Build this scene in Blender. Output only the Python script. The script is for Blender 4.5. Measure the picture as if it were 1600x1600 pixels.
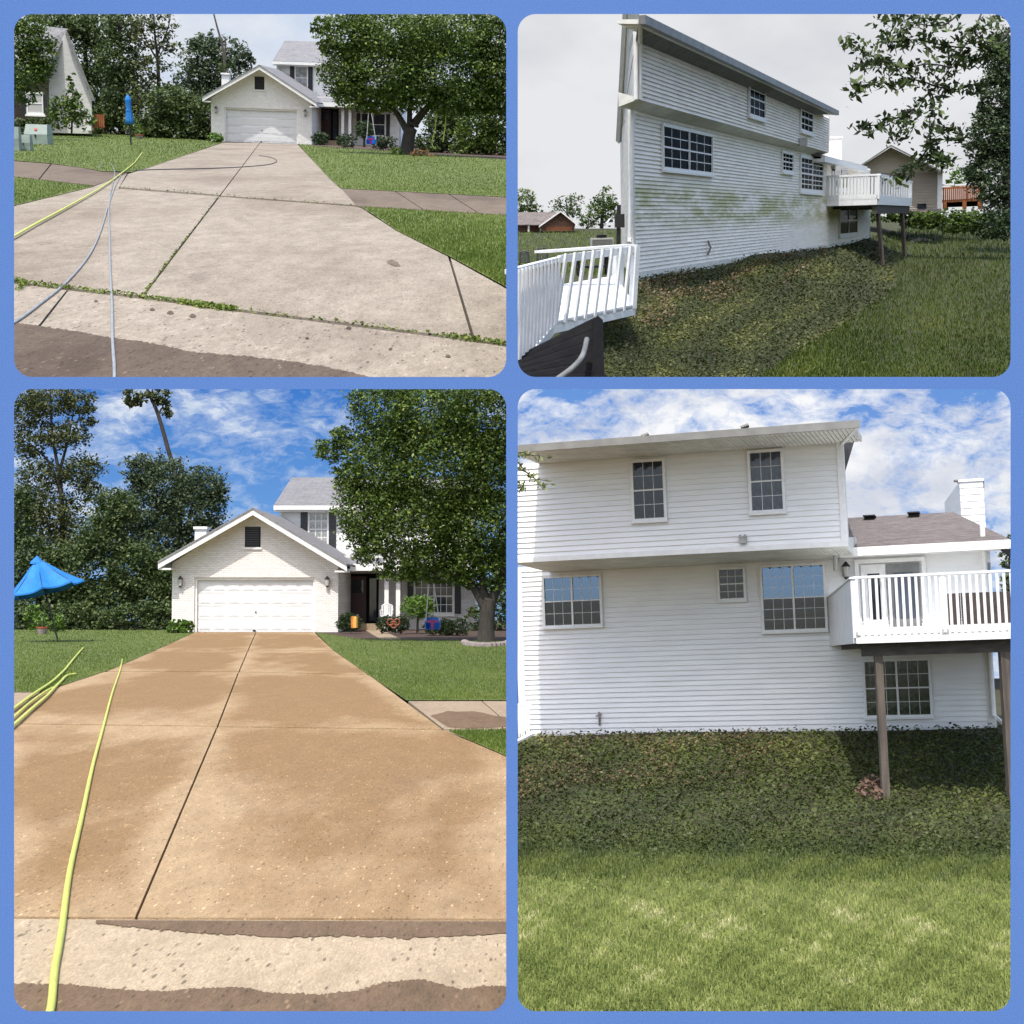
import bpy, math, random
import numpy as np
from mathutils import Vector, Matrix

# ------------------------------------------------------------------ camera, sky, sun, exposure
for o in list(bpy.data.objects):
    bpy.data.objects.remove(o)
SC = bpy.context.scene
COL = SC.collection
FOC = 2400.0                      # focal length in pixels of a 1600 px wide picture
cam_d = bpy.data.cameras.new('camera'); cam = bpy.data.objects.new('camera', cam_d); COL.objects.link(cam)
cam_d.sensor_width = 36.0; cam_d.lens = 36.0 * FOC / 1600.0
cam_d.clip_start = 0.1; cam_d.clip_end = 5000.0
cam.rotation_euler = (math.radians(90), 0, 0)
SC.camera = cam
SUN_DIR = Vector((-0.13, -0.50, 0.85)).normalized()      # towards the sun
world = bpy.data.worlds.new('World'); SC.world = world; world.use_nodes = True
wn = world.node_tree.nodes; wl = world.node_tree.links
sky_t = wn.new('ShaderNodeTexSky'); sky_t.sky_type = 'NISHITA'; sky_t.sun_disc = False
sky_t.sun_elevation = math.asin(SUN_DIR.z)
sky_t.sun_rotation = math.atan2(SUN_DIR.x, SUN_DIR.y)
sky_t.air_density = 1.0; sky_t.dust_density = 3.0; sky_t.ozone_density = 1.0
wl.new(sky_t.outputs[0], wn['Background'].inputs[0]); wn['Background'].inputs[1].default_value = 0.15
sun_d = bpy.data.lights.new('sun', 'SUN'); sun_d.energy = 2.4; sun_d.angle = math.radians(0.6); sun_d.color = (1.0, 0.955, 0.89)
sun = bpy.data.objects.new('sun', sun_d); COL.objects.link(sun)
sun.rotation_euler = SUN_DIR.to_track_quat('Z', 'Y').to_euler()
SC.view_settings.view_transform = 'Standard'; SC.view_settings.look = 'None'
SC.view_settings.exposure = 0.82; SC.view_settings.gamma = 1.0; SC.view_settings.use_curve_mapping = False
SC.render.engine = 'CYCLES'
SC.cycles.max_bounces = 6; SC.cycles.use_denoising = True

rnd = random.Random(7)
RNG = np.random.default_rng(11)

# ------------------------------------------------------------------ the four plots, each with its own level and eye height
class Plot:
    def __init__(s, hx, hy, slope, h, sc, bounds, cols=None):
        s.h, s.s, s.b, s.cols = h, sc, bounds, cols
        def d(px, py): return Vector(((px - 800) / FOC, 1, (800 - py) / FOC))
        a, b = d(hx - 300, hy - 300 * slope), d(hx + 300, hy + 300 * slope)
        u = b.cross(a).normalized()
        if u.z < 0: u = -u
        f = Vector((0, 1, 0)); f = (f - u * f.dot(u)).normalized()
        r = f.cross(u)
        R = Matrix((r, f, u)).transposed()
        s.R = R; s.Ri = R.transposed()
        s.M = (R * sc).to_4x4(); s.M.translation = -(R @ Vector((0, 0, h))) * sc
        s.d = d
        s.Rn = np.array(R)
    def ray(s, px, py): return s.Ri @ s.d(px, py)
    def at(s, px, py, Y):
        v = s.ray(px, py); v = v * (Y / v.y); return Vector((v.x, v.y, v.z + s.h))
    def depth(s, px, py):
        inv = [np.interp(py, [q[0] for q in c[1]], [1.0 / q[1] for q in c[1]]) for c in s.cols]
        return 1.0 / np.interp(px, [c[0] for c in s.cols], inv)
    def g(s, px, py, dz=0.0):
        if s.cols:
            v = s.at(px, py, s.depth(px, py)); v.z += dz; return v
        v = s.ray(px, py); k = (dz - s.h) / v.z; v = v * k
        return Vector((v.x, v.y, dz))
    def px(s, p):
        w = s.R @ (Vector(p) - Vector((0, 0, s.h)))
        return 800 + FOC * w.x / w.y, 800 - FOC * w.z / w.y
    def inside(s, pts, m=6.0):
        q = pts.copy(); q[:, 2] -= s.h
        w = q @ s.Rn.T
        x = 800 + FOC * w[:, 0] / w[:, 1]; y = 800 - FOC * w[:, 2] / w[:, 1]
        x0, y0, x1, y1 = s.b
        return (x > x0 - m) & (x < x1 + m) & (y > y0 - m) & (y < y1 + m)
    def ppm(s, Y): return FOC / Y            # pixels per metre at a depth

TL = Plot(413, 190, 0.035, 1.40, 13.0, (22, 22, 791, 589))
BL = Plot(413, 928, 0.0, 1.56, 1.25, (22, 608, 791, 1580))
TR = Plot(1200, 343, -0.028, 1.16, 1.35, (809, 22, 1579, 589), cols=[
    (790, [(358, 150), (372, 95), (390, 66), (420, 44), (500, 29), (610, 21)]),
    (985, [(356, 150), (372, 95), (395, 60), (430, 38.5), (500, 30), (610, 24)]),
    (1180, [(340, 150), (372, 80), (398, 51.6), (460, 41), (520, 34.5), (610, 28)]),
    (1360, [(340, 150), (371, 86), (420, 66), (500, 46), (610, 33)]),
    (1390, [(338, 150), (385, 90), (420, 72), (500, 50), (610, 35)]),
    (1423, [(338, 150), (404, 85), (450, 66), (500, 53), (610, 37)]),
    (1450, [(338, 150), (400, 88), (500, 54), (610, 37)]),
    (1600, [(338, 150), (410, 84), (500, 54), (610, 37)])])
BRF = Plot(1200, 1020, -0.0314, 1.735, 0.66, (809, 608, 1579, 1580))
BR = BRF

def lin(r, g, b):
    f = lambda c: ((c / 255 + 0.055) / 1.055) ** 2.4 if c > 10 else c / 255 / 12.92
    return (f(r), f(g), f(b), 1.0)
def c4(c): return tuple(c) if len(c) == 4 else (c[0], c[1], c[2], 1.0)

# ------------------------------------------------------------------ materials
class NT:
    def __init__(s, m): s.t = m.node_tree; s.n = s.t.nodes; s.l = s.t.links
    def new(s, k, **kw):
        n = s.n.new(k)
        for a, v in kw.items(): setattr(n, a, v)
        return n
    def noise(s, vec, scale, detail=4, rough=0.55):
        n = s.new('ShaderNodeTexNoise'); n.inputs['Scale'].default_value = scale
        n.inputs['Detail'].default_value = detail; n.inputs['Roughness'].default_value = rough
        s.l.new(vec, n.inputs['Vector']); return n.outputs['Fac']
    def ramp(s, fac, stops):
        r = s.new('ShaderNodeValToRGB'); e = r.color_ramp.elements
        while len(e) < len(stops): e.new(0.5)
        for i, (p, c) in enumerate(stops):
            e[i].position = p; e[i].color = c4(c) if not isinstance(c, (int, float)) else (c, c, c, 1)
        s.l.new(fac, r.inputs[0]); return r.outputs[0]
    def mix(s, fac, a, b, mode='MIX'):
        m = s.new('ShaderNodeMix', data_type='RGBA', blend_type=mode)
        for i, v in ((0, fac), (6, a), (7, b)):
            if hasattr(v, 'links'): s.l.new(v, m.inputs[i])
            else: m.inputs[i].default_value = v if i == 0 else c4(v)
        return m.outputs[2]
    def map(s, vec, scale):
        m = s.new('ShaderNodeMapping'); m.inputs['Scale'].default_value = scale
        s.l.new(vec, m.inputs[0]); return m.outputs[0]
    def bump(s, h, strength, dist=0.02):
        b = s.new('ShaderNodeBump'); b.inputs['Strength'].default_value = strength; b.inputs['Distance'].default_value = dist
        s.l.new(h, b.inputs['Height']); return b.outputs[0]
def new_mat(name):
    m = bpy.data.materials.new(name); m.use_nodes = True
    t = NT(m); p = t.n['Principled BSDF']
    tc = t.new('ShaderNodeTexCoord').outputs['Object']
    return m, t, p, tc
def basic(name, c1, c2=None, scale=3.0, rough=0.7, bump=0.0, bscale=None, spec=0.5, metal=0.0, stretch=(1, 1, 1), lo=0.35, hi=0.65, detail=5):
    m, t, p, tc = new_mat(name)
    p.inputs['Roughness'].default_value = rough; p.inputs['Metallic'].default_value = metal
    p.inputs['Specular IOR Level'].default_value = spec
    v = t.map(tc, stretch)
    if c2 is None: c2 = [c * 0.82 for c in c1[:3]]
    f = t.noise(v, scale, detail)
    c = t.ramp(f, [(lo, c1), (hi, c2)])
    t.l.new(c, p.inputs['Base Color'])
    if bump: t.l.new(t.bump(t.noise(v, bscale or scale * 6, 4), bump), p.inputs['Normal'])
    return m
def foliage(name, c1, c2, c3=None, rough=0.55, trans=0.25):
    m, t, p, tc = new_mat(name)
    a = t.new('ShaderNodeAttribute', attribute_name='tint')
    c = t.ramp(a.outputs['Fac'], [(0.0, c1), (0.7, c2), (1.0, c3 or c2)])
    t.l.new(c, p.inputs['Base Color']); p.inputs['Roughness'].default_value = rough
    p.inputs['Specular IOR Level'].default_value = 0.35
    tr = t.new('ShaderNodeBsdfTranslucent'); t.l.new(c, tr.inputs[0])
    ms = t.new('ShaderNodeMixShader'); ms.inputs[0].default_value = trans
    t.l.new(p.outputs[0], ms.inputs[1]); t.l.new(tr.outputs[0], ms.inputs[2])
    t.l.new(ms.outputs[0], t.n['Material Output'].inputs[0])
    return m
def concrete(name, dry, dry2, wet, amount, speck=60, bigscale=0.5, dark=0.5, stretch=(1, 0.3, 1), light=1.5, squash=0.22, edge=0.05, grit=0.22, drying=0.0):
    m, t, p, tc = new_mat(name)
    v = t.map(tc, stretch); w = t.map(tc, (1, squash, 1))        # far things look flattened: longer grain along the drive
    big = t.noise(v, bigscale, 6, 0.62)
    if drying:                                   # slabs dry from their joints inwards
        at = t.new('ShaderNodeAttribute', attribute_name='dry'); ma = t.new('ShaderNodeMath', operation='MULTIPLY_ADD')
        ma.inputs[1].default_value = drying; t.l.new(at.outputs['Fac'], ma.inputs[0]); t.l.new(big, ma.inputs[2]); big = ma.outputs[0]
    c = t.ramp(t.noise(v, bigscale * 5, 6, 0.65), [(0.3, dry), (0.7, dry2)])
    wetf = t.ramp(big, [(amount - edge, 1.0), (amount + edge, 0.0)])
    wc = t.ramp(t.noise(v, bigscale * 7, 6, 0.7), [(0.3, wet), (0.7, [x * 0.84 for x in wet[:3]])])
    c = t.mix(wetf, c, wc)
    st = t.noise(v, bigscale * 2.3, 8, 0.75)
    c = t.mix(t.ramp(st, [(0.54, 0.0), (0.72, 0.45)]), c, [x * 0.58 for x in dry2[:3]])
    vo = t.new('ShaderNodeTexVoronoi'); vo.inputs['Scale'].default_value = speck; t.l.new(w, vo.inputs['Vector'])
    sp = t.ramp(vo.outputs['Color'], [(0.0, dark), (0.16, dark), (0.24, 0.95), (0.80, 1.0), (0.90, light), (1.0, light)])
    dot = t.ramp(vo.outputs['Distance'], [(0.30, 1.0), (0.46, 0.0)])
    sp = t.mix(dot, (1, 1, 1), sp)
    c = t.mix(1.0, c, sp, 'MULTIPLY')
    gr = t.ramp(t.noise(w, speck * 2.2, 3, 0.75), [(0.28, 0.66), (0.72, 1.26)])
    c = t.mix(0.85, c, gr, 'MULTIPLY')
    gr2 = t.ramp(t.noise(w, speck * 0.5, 8, 0.9), [(0.32, 1 - grit), (0.68, 1 + grit * 0.6)])
    gr3 = t.ramp(t.noise(v, bigscale * 14, 8, 0.8), [(0.35, 1 - grit * .6), (0.65, 1 + grit * .35)])
    c = t.mix(1.0, c, gr3, 'MULTIPLY')
    c = t.mix(1.0, c, gr2, 'MULTIPLY')
    t.l.new(c, p.inputs['Base Color']); p.inputs['Roughness'].default_value = 0.9
    p.inputs['Specular IOR Level'].default_value = 0.2
    t.l.new(t.bump(t.noise(w, speck * 1.5, 4, 0.7), 0.6, 0.012), p.inputs['Normal'])
    return m

# ------------------------------------------------------------------ mesh builders
class MB:
    def __init__(s): s.v = []; s.f = []
    def quad(s, *pts):
        i = len(s.v); s.v += [Vector(p) for p in pts]; s.f.append(tuple(range(i, i + len(pts)))); return s
    def hexa(s, a, b):                       # two rings of equal length -> closed solid
        n = len(a); i = len(s.v); s.v += [Vector(p) for p in a] + [Vector(p) for p in b]
        s.f.append(tuple(range(i + n - 1, i - 1, -1))); s.f.append(tuple(range(i + n, i + 2 * n)))
        for k in range(n):
            j = (k + 1) % n; s.f.append((i + k, i + j, i + n + j, i + n + k))
        return s
    def box(s, c, d, ax=None):
        ax = ax or (Vector((1, 0, 0)), Vector((0, 1, 0)), Vector((0, 0, 1)))
        c = Vector(c); x, y, z = ax[0] * d[0] / 2, ax[1] * d[1] / 2, ax[2] * d[2] / 2
        return s.hexa([c - x - y - z, c + x - y - z, c + x + y - z, c - x + y - z], [c - x - y + z, c + x - y + z, c + x + y + z, c - x + y + z])
    def tube(s, pts, rads, n=8, cap=True):
        pts = [Vector(p) for p in pts]
        if not hasattr(rads, '__len__'): rads = [rads] * len(pts)
        base = len(s.v)
        for k, p in enumerate(pts):
            t = (pts[min(k + 1, len(pts) - 1)] - pts[max(k - 1, 0)]).normalized()
            up = Vector((0, 0, 1)) if abs(t.z) < 0.9 else Vector((1, 0, 0))
            a = t.cross(up).normalized(); b = a.cross(t)
            for j in range(n):
                an = 2 * math.pi * j / n; s.v.append(p + (a * math.cos(an) + b * math.sin(an)) * rads[k])
        for k in range(len(pts) - 1):
            for j in range(n):
                q = (j + 1) % n
                s.f.append((base + k * n + j, base + k * n + q, base + (k + 1) * n + q, base + (k + 1) * n + j))
        if cap:
            s.f.append(tuple(range(base + n - 1, base - 1, -1))); e = base + (len(pts) - 1) * n; s.f.append(tuple(range(e, e + n)))
        return s
    def lathe(s, c, prof, n=16):
        c = Vector(c); base = len(s.v)
        for r, z in prof:
            for j in range(n):
                an = 2 * math.pi * j / n; s.v.append(c + Vector((r * math.cos(an), r * math.sin(an), z)))
        for k in range(len(prof) - 1):
            for j in range(n):
                q = (j + 1) % n; s.f.append((base + k * n + j, base + k * n + q, base + (k + 1) * n + q, base + (k + 1) * n + j))
        return s
    def mesh(s, name, base=Vector()):
        m = bpy.data.meshes.new(name); m.from_pydata([tuple(v - base) for v in s.v], [], s.f); m.update(); return m
def catmull(pts, k=8):
    pts = [Vector(p) for p in pts]; out = []
    for i in range(len(pts) - 1):
        p0, p1, p2, p3 = pts[max(i - 1, 0)], pts[i], pts[i + 1], pts[min(i + 2, len(pts) - 1)]
        for j in range(k):
            t = j / k
            out.append(0.5 * ((2 * p1) + (p2 - p0) * t + (2 * p0 - 5 * p1 + 4 * p2 - p3) * t * t + (3 * p1 - p0 - 3 * p2 + p3) * t ** 3))
    return out + [pts[-1]]

UNIT = {}
def unit_box(mat):
    if mat.name not in UNIT:
        m = MB().box((0, 0, 0), (1, 1, 1)).mesh('piece'); m.materials.append(mat); UNIT[mat.name] = m
    return UNIT[mat.name]
def tagset(o, label=None, cat=None, group=None, kind=None):
    if label: o['label'] = label
    if cat: o['category'] = cat
    if group: o['group'] = group
    if kind: o['kind'] = kind
    return o
class Thing:
    def __init__(s, P, name, label, cat, base, group=None):
        s.P, s.base = P, Vector(base)
        s.o = bpy.data.objects.new(name, None); s.o.empty_display_size = 0.2; COL.objects.link(s.o)
        s.o.matrix_world = P.M @ Matrix.Translation(s.base); tagset(s.o, label, cat, group)
    def add(s, name, mb, mat, parent=None, label=None, kind=None, smooth=False):
        me = mb.mesh(name, s.base) if isinstance(mb, MB) else mb
        if not me.materials: me.materials.append(mat)
        o = bpy.data.objects.new(name, me); COL.objects.link(o); o.parent = parent or s.o
        if smooth: me.shade_smooth()
        tagset(o, label, None, None, kind); return o
    def box(s, name, mat, c, d, rz=0.0, parent=None, rx=0.0):
        o = bpy.data.objects.new(name, unit_box(mat)); COL.objects.link(o); o.parent = parent or s.o
        o.location = Vector(c) - s.base; o.scale = d; o.rotation_euler = (rx, 0, rz); return o
def solo(P, name, mb, mat, label=None, cat=None, group=None, kind=None, base=None, smooth=False):
    base = Vector(base) if base is not None else Vector(sum(((v) for v in mb.v), Vector()) / len(mb.v)) if isinstance(mb, MB) else Vector()
    me = mb.mesh(name, base) if isinstance(mb, MB) else mb
    if not me.materials: me.materials.append(mat)
    o = bpy.data.objects.new(name, me); COL.objects.link(o); o.matrix_world = P.M @ Matrix.Translation(base)
    if smooth: me.shade_smooth()
    return tagset(o, label, cat, group, kind)

class Fac:                                   # an upright wall plane: origin, direction along it, outward normal
    def __init__(s, P, p0, e):
        s.P = P; s.p = Vector((p0[0], p0[1], 0)); s.e = Vector((e[0], e[1], 0)).normalized(); s.n = Vector((s.e.y, -s.e.x, 0))
        s.ang = math.atan2(s.e.y, s.e.x)
    def uv(s, px, py, off=0.0):
        r = s.P.ray(px, py); o = Vector((0, 0, s.P.h)); k = (off - (o - s.p).dot(s.n)) / r.dot(s.n); q = o + r * k
        return (q - s.p).dot(s.e), q.z
    def pt(s, t, z, off=0.0): return s.p + s.e * t + s.n * off + Vector((0, 0, z))
    def rect(s, px0, py0, px1, py1, off=0.0):    # pixel corners top-left, bottom-right
        a, b = s.uv(px0, py0, off), s.uv(px1, py1, off); return a[0], b[1], b[0], a[1]
    def mbox(s, mb, t0, z0, t1, z1, o0, o1):
        c = s.pt((t0 + t1) / 2, (z0 + z1) / 2, (o0 + o1) / 2)
        return mb.box(c, (abs(t1 - t0), abs(o1 - o0), abs(z1 - z0)), (s.e, s.n, Vector((0, 0, 1))))
    def piece(s, T, name, mat, t0, z0, t1, z1, o0, o1, parent=None):
        c = s.pt((t0 + t1) / 2, (z0 + z1) / 2, (o0 + o1) / 2)
        return T.box(name, mat, c, (abs(t1 - t0), abs(o1 - o0), abs(z1 - z0)), s.ang, parent)
    def siding(s, t0, z0, t1, z1, course, off=0.0, proud=0.022):
        m = MB(); n = max(1, round((z1 - z0) / course)); c = (z1 - z0) / n
        for k in range(n):
            a = z0 + k * c
            m.quad(s.pt(t0, a, off + proud), s.pt(t1, a, off + proud), s.pt(t1, a + c, off + 0.003), s.pt(t0, a + c, off + 0.003))
            m.quad(s.pt(t0, a, off), s.pt(t1, a, off), s.pt(t1, a, off + proud), s.pt(t0, a, off + proud))
        return m

def cloud_mesh(name, verts, nv, tint):
    n = len(verts) // nv
    me = bpy.data.meshes.new(name)
    me.vertices.add(len(verts)); me.vertices.foreach_set('co', verts.astype(np.float32).ravel())
    me.loops.add(n * nv); me.loops.foreach_set('vertex_index', np.arange(n * nv, dtype=np.int32))
    me.polygons.add(n); me.polygons.foreach_set('loop_start', np.arange(0, n * nv, nv, dtype=np.int32))
    me.update(calc_edges=True)
    at = me.attributes.new('tint', 'FLOAT', 'FACE'); at.data.foreach_set('value', tint.astype(np.float32))
    return me
def leaf_quads(pos, size, up=0.4, aspect=0.55, rng=RNG, droop=0.0):
    n = len(pos)
    nr = rng.normal(size=(n, 3)); nr[:, 2] = np.abs(nr[:, 2]) + up; nr /= np.linalg.norm(nr, axis=1)[:, None]
    a = rng.normal(size=(n, 3)); a[:, 2] -= droop; a -= nr * (a * nr).sum(1)[:, None]; a /= np.linalg.norm(a, axis=1)[:, None] + 1e-9
    b = np.cross(nr, a); L = size * (0.5 + 0.95 * rng.random(n)); L = L[:, None]
    p0 = pos - a * L * 0.5; p2 = pos + a * L * 0.5; m = pos - a * L * 0.08
    q = np.stack([p0, m + b * L * aspect * 0.5, p2, m - b * L * aspect * 0.5], 1)
    return q.reshape(-1, 3)
def crown(P, blobs, n, size, up=0.4, core=True, clump=14, spread=0.2, aspect=0.6, droop=0.3, air=0.0):
    """blobs: (centre, radius vector). Leaves gather in clumps spread through each blob's shell."""
    w = np.array([b[1].x * b[1].z for b in blobs]); w /= w.sum()
    nc = max(8, n // clump)
    bi = RNG.choice(len(blobs), nc, p=w)
    C = np.array([tuple(b[0]) for b in blobs])[bi]; Rr = np.array([tuple(b[1]) for b in blobs])[bi]
    d = RNG.normal(size=(nc, 3)); d /= np.linalg.norm(d, axis=1)[:, None]
    rr = (0.35 + 0.68 * RNG.random(nc) ** 0.55)
    cc = C + d * Rr * rr[:, None]
    ctint = RNG.random(nc)
    idx = np.repeat(np.arange(nc), clump)
    rad = np.minimum(Rr.mean(1) * spread, size * 4.5)[idx]
    off = RNG.normal(size=(len(idx), 3)) * rad[:, None] * np.array([0.75, 0.75, 0.5])
    pos = cc[idx] + off
    ok = P.inside(pos); pos = pos[ok]; ti = np.clip(0.55 * ctint[idx][ok] + 0.45 * RNG.random(len(pos)), 0, 1)
    return pos, leaf_quads(pos, size, up, aspect, RNG, droop), ti
def px_blob(P, x, y, r, Y, ry=None, dy=None):
    k = Y / FOC; return (P.at(x, y, Y), Vector((r * k, (dy or r * 0.9) * k, (ry or r) * k)))
def tree(P, name, label, basepx, Y, trunks, blobs, n, leafpx, mats, cat='tree', group=None, up=0.4, gz=None, droop=0.3, spread=0.2, aspect=0.6):
    """trunks: [( [(px,py),...], [radius px,...] )]; blobs in pixels at depth Y."""
    base = P.at(basepx[0], basepx[1], Y)
    T = Thing(P, name, label, cat, base, group); k = Y / FOC
    if trunks:
        mb = MB()
        for pts, rad in trunks:
            q = [P.at(p[0], p[1], Y + (p[2] if len(p) > 2 else 0)) for p in pts]
            c = catmull(q, 5); rr = np.interp(np.linspace(0, 1, len(c)), np.linspace(0, 1, len(rad)), rad) * k
            mb.tube(c, [max(r, 0.004) for r in rr], 9)
        T.add('trunk', mb, mats[1], smooth=True)
    bl = [px_blob(P, b[0], b[1], b[2], Y + (b[4] if len(b) > 4 else 0), b[3] if len(b) > 3 else None) for b in blobs]
    pos, q, ti = crown(P, bl, n, leafpx * k, up, spread=spread, droop=droop, aspect=aspect)
    me = cloud_mesh('crown', q - np.array(tuple(base)), 4, ti)
    T.add('crown', me, mats[0]); return T
def poly_samples(poly, n):
    poly = np.array(poly, float); lo, hi = poly.min(0), poly.max(0); out = []
    tot = 0
    while tot < n:
        p = lo + RNG.random((n * 2, 2)) * (hi - lo); c = np.zeros(len(p), bool); j = len(poly) - 1
        for i in range(len(poly)):
            xi, yi = poly[i]; xj, yj = poly[j]
            if yi != yj: c ^= ((yi > p[:, 1]) != (yj > p[:, 1])) & (p[:, 0] < (xj - xi) * (p[:, 1] - yi) / (yj - yi) + xi)
            j = i
        out.append(p[c]); tot += c.sum()
    return np.concatenate(out)[:n]
def grass(P, name, label, polys, n, hm, wm, mat, minpx=2.2, dz=0.01, bend=0.6, kind='stuff', cat='grass', tintf=None, jit=0.0):
    pos = []; px = []
    areas = [abs(sum(p[i][0] * p[(i + 1) % len(p)][1] - p[(i + 1) % len(p)][0] * p[i][1] for i in range(len(p)))) for p in polys]
    for pl, a in zip(polys, areas):
        for q in poly_samples(pl, max(40, int(n * a / sum(areas)))):
            if jit: q = (q[0], q[1] - abs(rnd.gauss(0, jit)))
            pos.append(tuple(P.g(q[0], q[1], dz))); px.append(q)
    pos = np.array(pos); px = np.array(px); m = len(pos)
    Y = pos[:, 1]; H = np.maximum(hm, minpx * Y / FOC) * (0.55 + 0.9 * RNG.random(m)); W = np.maximum(wm, 0.75 * Y / FOC) * (0.7 + 0.6 * RNG.random(m))
    an = RNG.random(m) * 2 * np.pi; d = np.stack([np.cos(an), np.sin(an), np.zeros(m)], 1)
    s = np.stack([-np.sin(an), np.cos(an), np.zeros(m)], 1)
    b = bend * RNG.random(m)
    tip = pos + d * (H * b)[:, None]; tip[:, 2] += H * np.sqrt(np.maximum(0.05, 1 - b * b * 0.8))
    mid = pos + d * (H * b * 0.28)[:, None]; mid[:, 2] += H * 0.55
    w = W[:, None] * 0.5
    q = np.stack([pos - s * w, mid - s * w * 0.9, tip, mid + s * w * 0.9, pos + s * w], 1)
    ti = RNG.random(m) if tintf is None else np.clip(tintf(px) + 0.3 * (RNG.random(m) - 0.5), 0, 1)
    ok = P.inside(q[:, 2], 5)
    me = cloud_mesh(name, q[ok].reshape(-1, 3), 5, ti[ok])
    return solo(P, name, me, mat, label, cat, None, kind)

# back garden plot: level at the foot of the wall, bank and lawn falling towards the viewer
_p = BRF.at(1200, 1139, 35.0); _a = math.radians(-17)
FW = Fac(BRF, _p, (math.cos(_a), math.sin(_a)))
_cols = []
for _x in (780, 900, 1050, 1200, 1366, 1480, 1600):
    _q = FW.pt(FW.uv(_x, 1139)[0], 0); _y = BRF.px(_q)[1]; _k = _q.y / 35.0
    _cols.append((_x, [(_y - 95, 150), (_y - 40, 75), (_y, _q.y), (1240, 27.0 * (0.6 + 0.4 * _k)), (1335, 19.5), (1450, 13.0), (1620, 8.6)]))
BR.cols = _cols

# ------------------------------------------------------------------ material library
WHITE = (0.80, 0.80, 0.79)
m_trim = basic('white_trim', (0.80, 0.80, 0.78), (0.72, 0.72, 0.70), 6, 0.5)
m_trim_dirty = basic('weathered_trim', (0.74, 0.74, 0.68), (0.58, 0.58, 0.52), 2.5, 0.6)
m_gutter = basic('grey_gutter', (0.42, 0.42, 0.40), (0.33, 0.33, 0.32), 3, 0.5)
m_gutter_dark = basic('stained_gutter', (0.20, 0.21, 0.20), (0.13, 0.13, 0.13), 3, 0.5)
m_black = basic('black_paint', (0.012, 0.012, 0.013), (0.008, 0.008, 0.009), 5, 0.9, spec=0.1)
m_shut = basic('black_shutter', (0.022, 0.024, 0.03), (0.016, 0.017, 0.02), 5, 0.45)
m_door_red = basic('dark_red_door', (0.05, 0.006, 0.006), (0.03, 0.005, 0.005), 4, 0.4)
m_gdoor = basic('garage_door_paint', (0.70, 0.71, 0.71), (0.65, 0.66, 0.66), 2.5, 0.42)
m_deckw = basic('white_deck_paint', (0.76, 0.77, 0.77), (0.64, 0.66, 0.66), 3.5, 0.5, 0.1, 40)
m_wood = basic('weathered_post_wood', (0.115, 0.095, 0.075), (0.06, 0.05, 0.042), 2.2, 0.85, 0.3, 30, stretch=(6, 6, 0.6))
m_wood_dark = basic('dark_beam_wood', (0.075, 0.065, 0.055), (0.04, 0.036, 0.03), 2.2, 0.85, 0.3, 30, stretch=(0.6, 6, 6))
m_wood_or = basic('orange_stained_wood', (0.36, 0.13, 0.045), (0.25, 0.085, 0.03), 3, 0.65)
m_bark = basic('bark', (0.12, 0.10, 0.08), (0.055, 0.046, 0.038), 5, 0.9, 0.8, 14, stretch=(3, 3, 0.7))
m_bark_d = basic('dark_bark', (0.05, 0.043, 0.037), (0.028, 0.024, 0.02), 5, 0.9, 0.6, 14, stretch=(3, 3, 0.7))
m_soil = basic('soil', (0.09, 0.065, 0.045), (0.05, 0.037, 0.027), 4, 0.95, 0.6, 30)
m_mulch = basic('mulch', (0.10, 0.06, 0.045), (0.045, 0.03, 0.024), 9, 0.95, 0.8, 40)
m_rust = basic('wood_chips', (0.30, 0.15, 0.10), (0.16, 0.075, 0.05), 12, 0.95, 0.8, 50)
m_umb = basic('blue_canvas', (0.015, 0.19, 0.56), (0.010, 0.15, 0.48), 4, 0.75, 0.2, 20)
m_metal = basic('dark_metal', (0.05, 0.05, 0.052), (0.035, 0.035, 0.035), 6, 0.4, metal=0.6)
m_bronze = basic('lantern_bronze', (0.10, 0.065, 0.05), (0.06, 0.04, 0.03), 6, 0.4, metal=0.5)
m_box = basic('grey_green_cabinet_paint', (0.24, 0.30, 0.27), (0.19, 0.24, 0.22), 2.5, 0.5)
m_red = basic('red_sticker', (0.6, 0.06, 0.04), None, 4, 0.5)
m_hose_y = basic('yellow_green_hose', (0.60, 0.66, 0.13), (0.50, 0.56, 0.11), 8, 0.45)
m_hose_g = basic('grey_hose', (0.30, 0.32, 0.34), (0.22, 0.24, 0.26), 8, 0.45)
m_hose_k = basic('dark_cord', (0.06, 0.06, 0.06), None, 8, 0.5)
m_pot = basic('terracotta_stone_pot', (0.30, 0.25, 0.24), (0.20, 0.17, 0.165), 6, 0.8)
m_orange = basic('orange_flag_cloth', (0.75, 0.30, 0.07), (0.78, 0.52, 0.14), 9, 0.8)
m_orange2 = basic('orange_glaze', (0.30, 0.07, 0.03), (0.20, 0.045, 0.02), 9, 0.5)
m_bfly = basic('blue_enamel', (0.015, 0.16, 0.55), (0.01, 0.10, 0.42), 9, 0.4)
m_bfly2 = basic('magenta_enamel', (0.42, 0.03, 0.20), (0.30, 0.02, 0.16), 9, 0.4)
m_chair = basic('white_plastic', (0.72, 0.73, 0.72), (0.66, 0.66, 0.66), 5, 0.45)
m_curtain = basic('pale_curtain', (0.50, 0.50, 0.48), (0.36, 0.36, 0.35), 3, 0.9, stretch=(18, 18, 0.4))
m_curtain_d = basic('dim_curtain', (0.16, 0.18, 0.22), (0.06, 0.07, 0.09), 3, 0.9, stretch=(10, 10, 0.4))
m_brown_screen = basic('woven_privacy_screen', (0.065, 0.045, 0.04), (0.04, 0.03, 0.028), 5, 0.9, 0.5, 60)
m_brick_red = None

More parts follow.
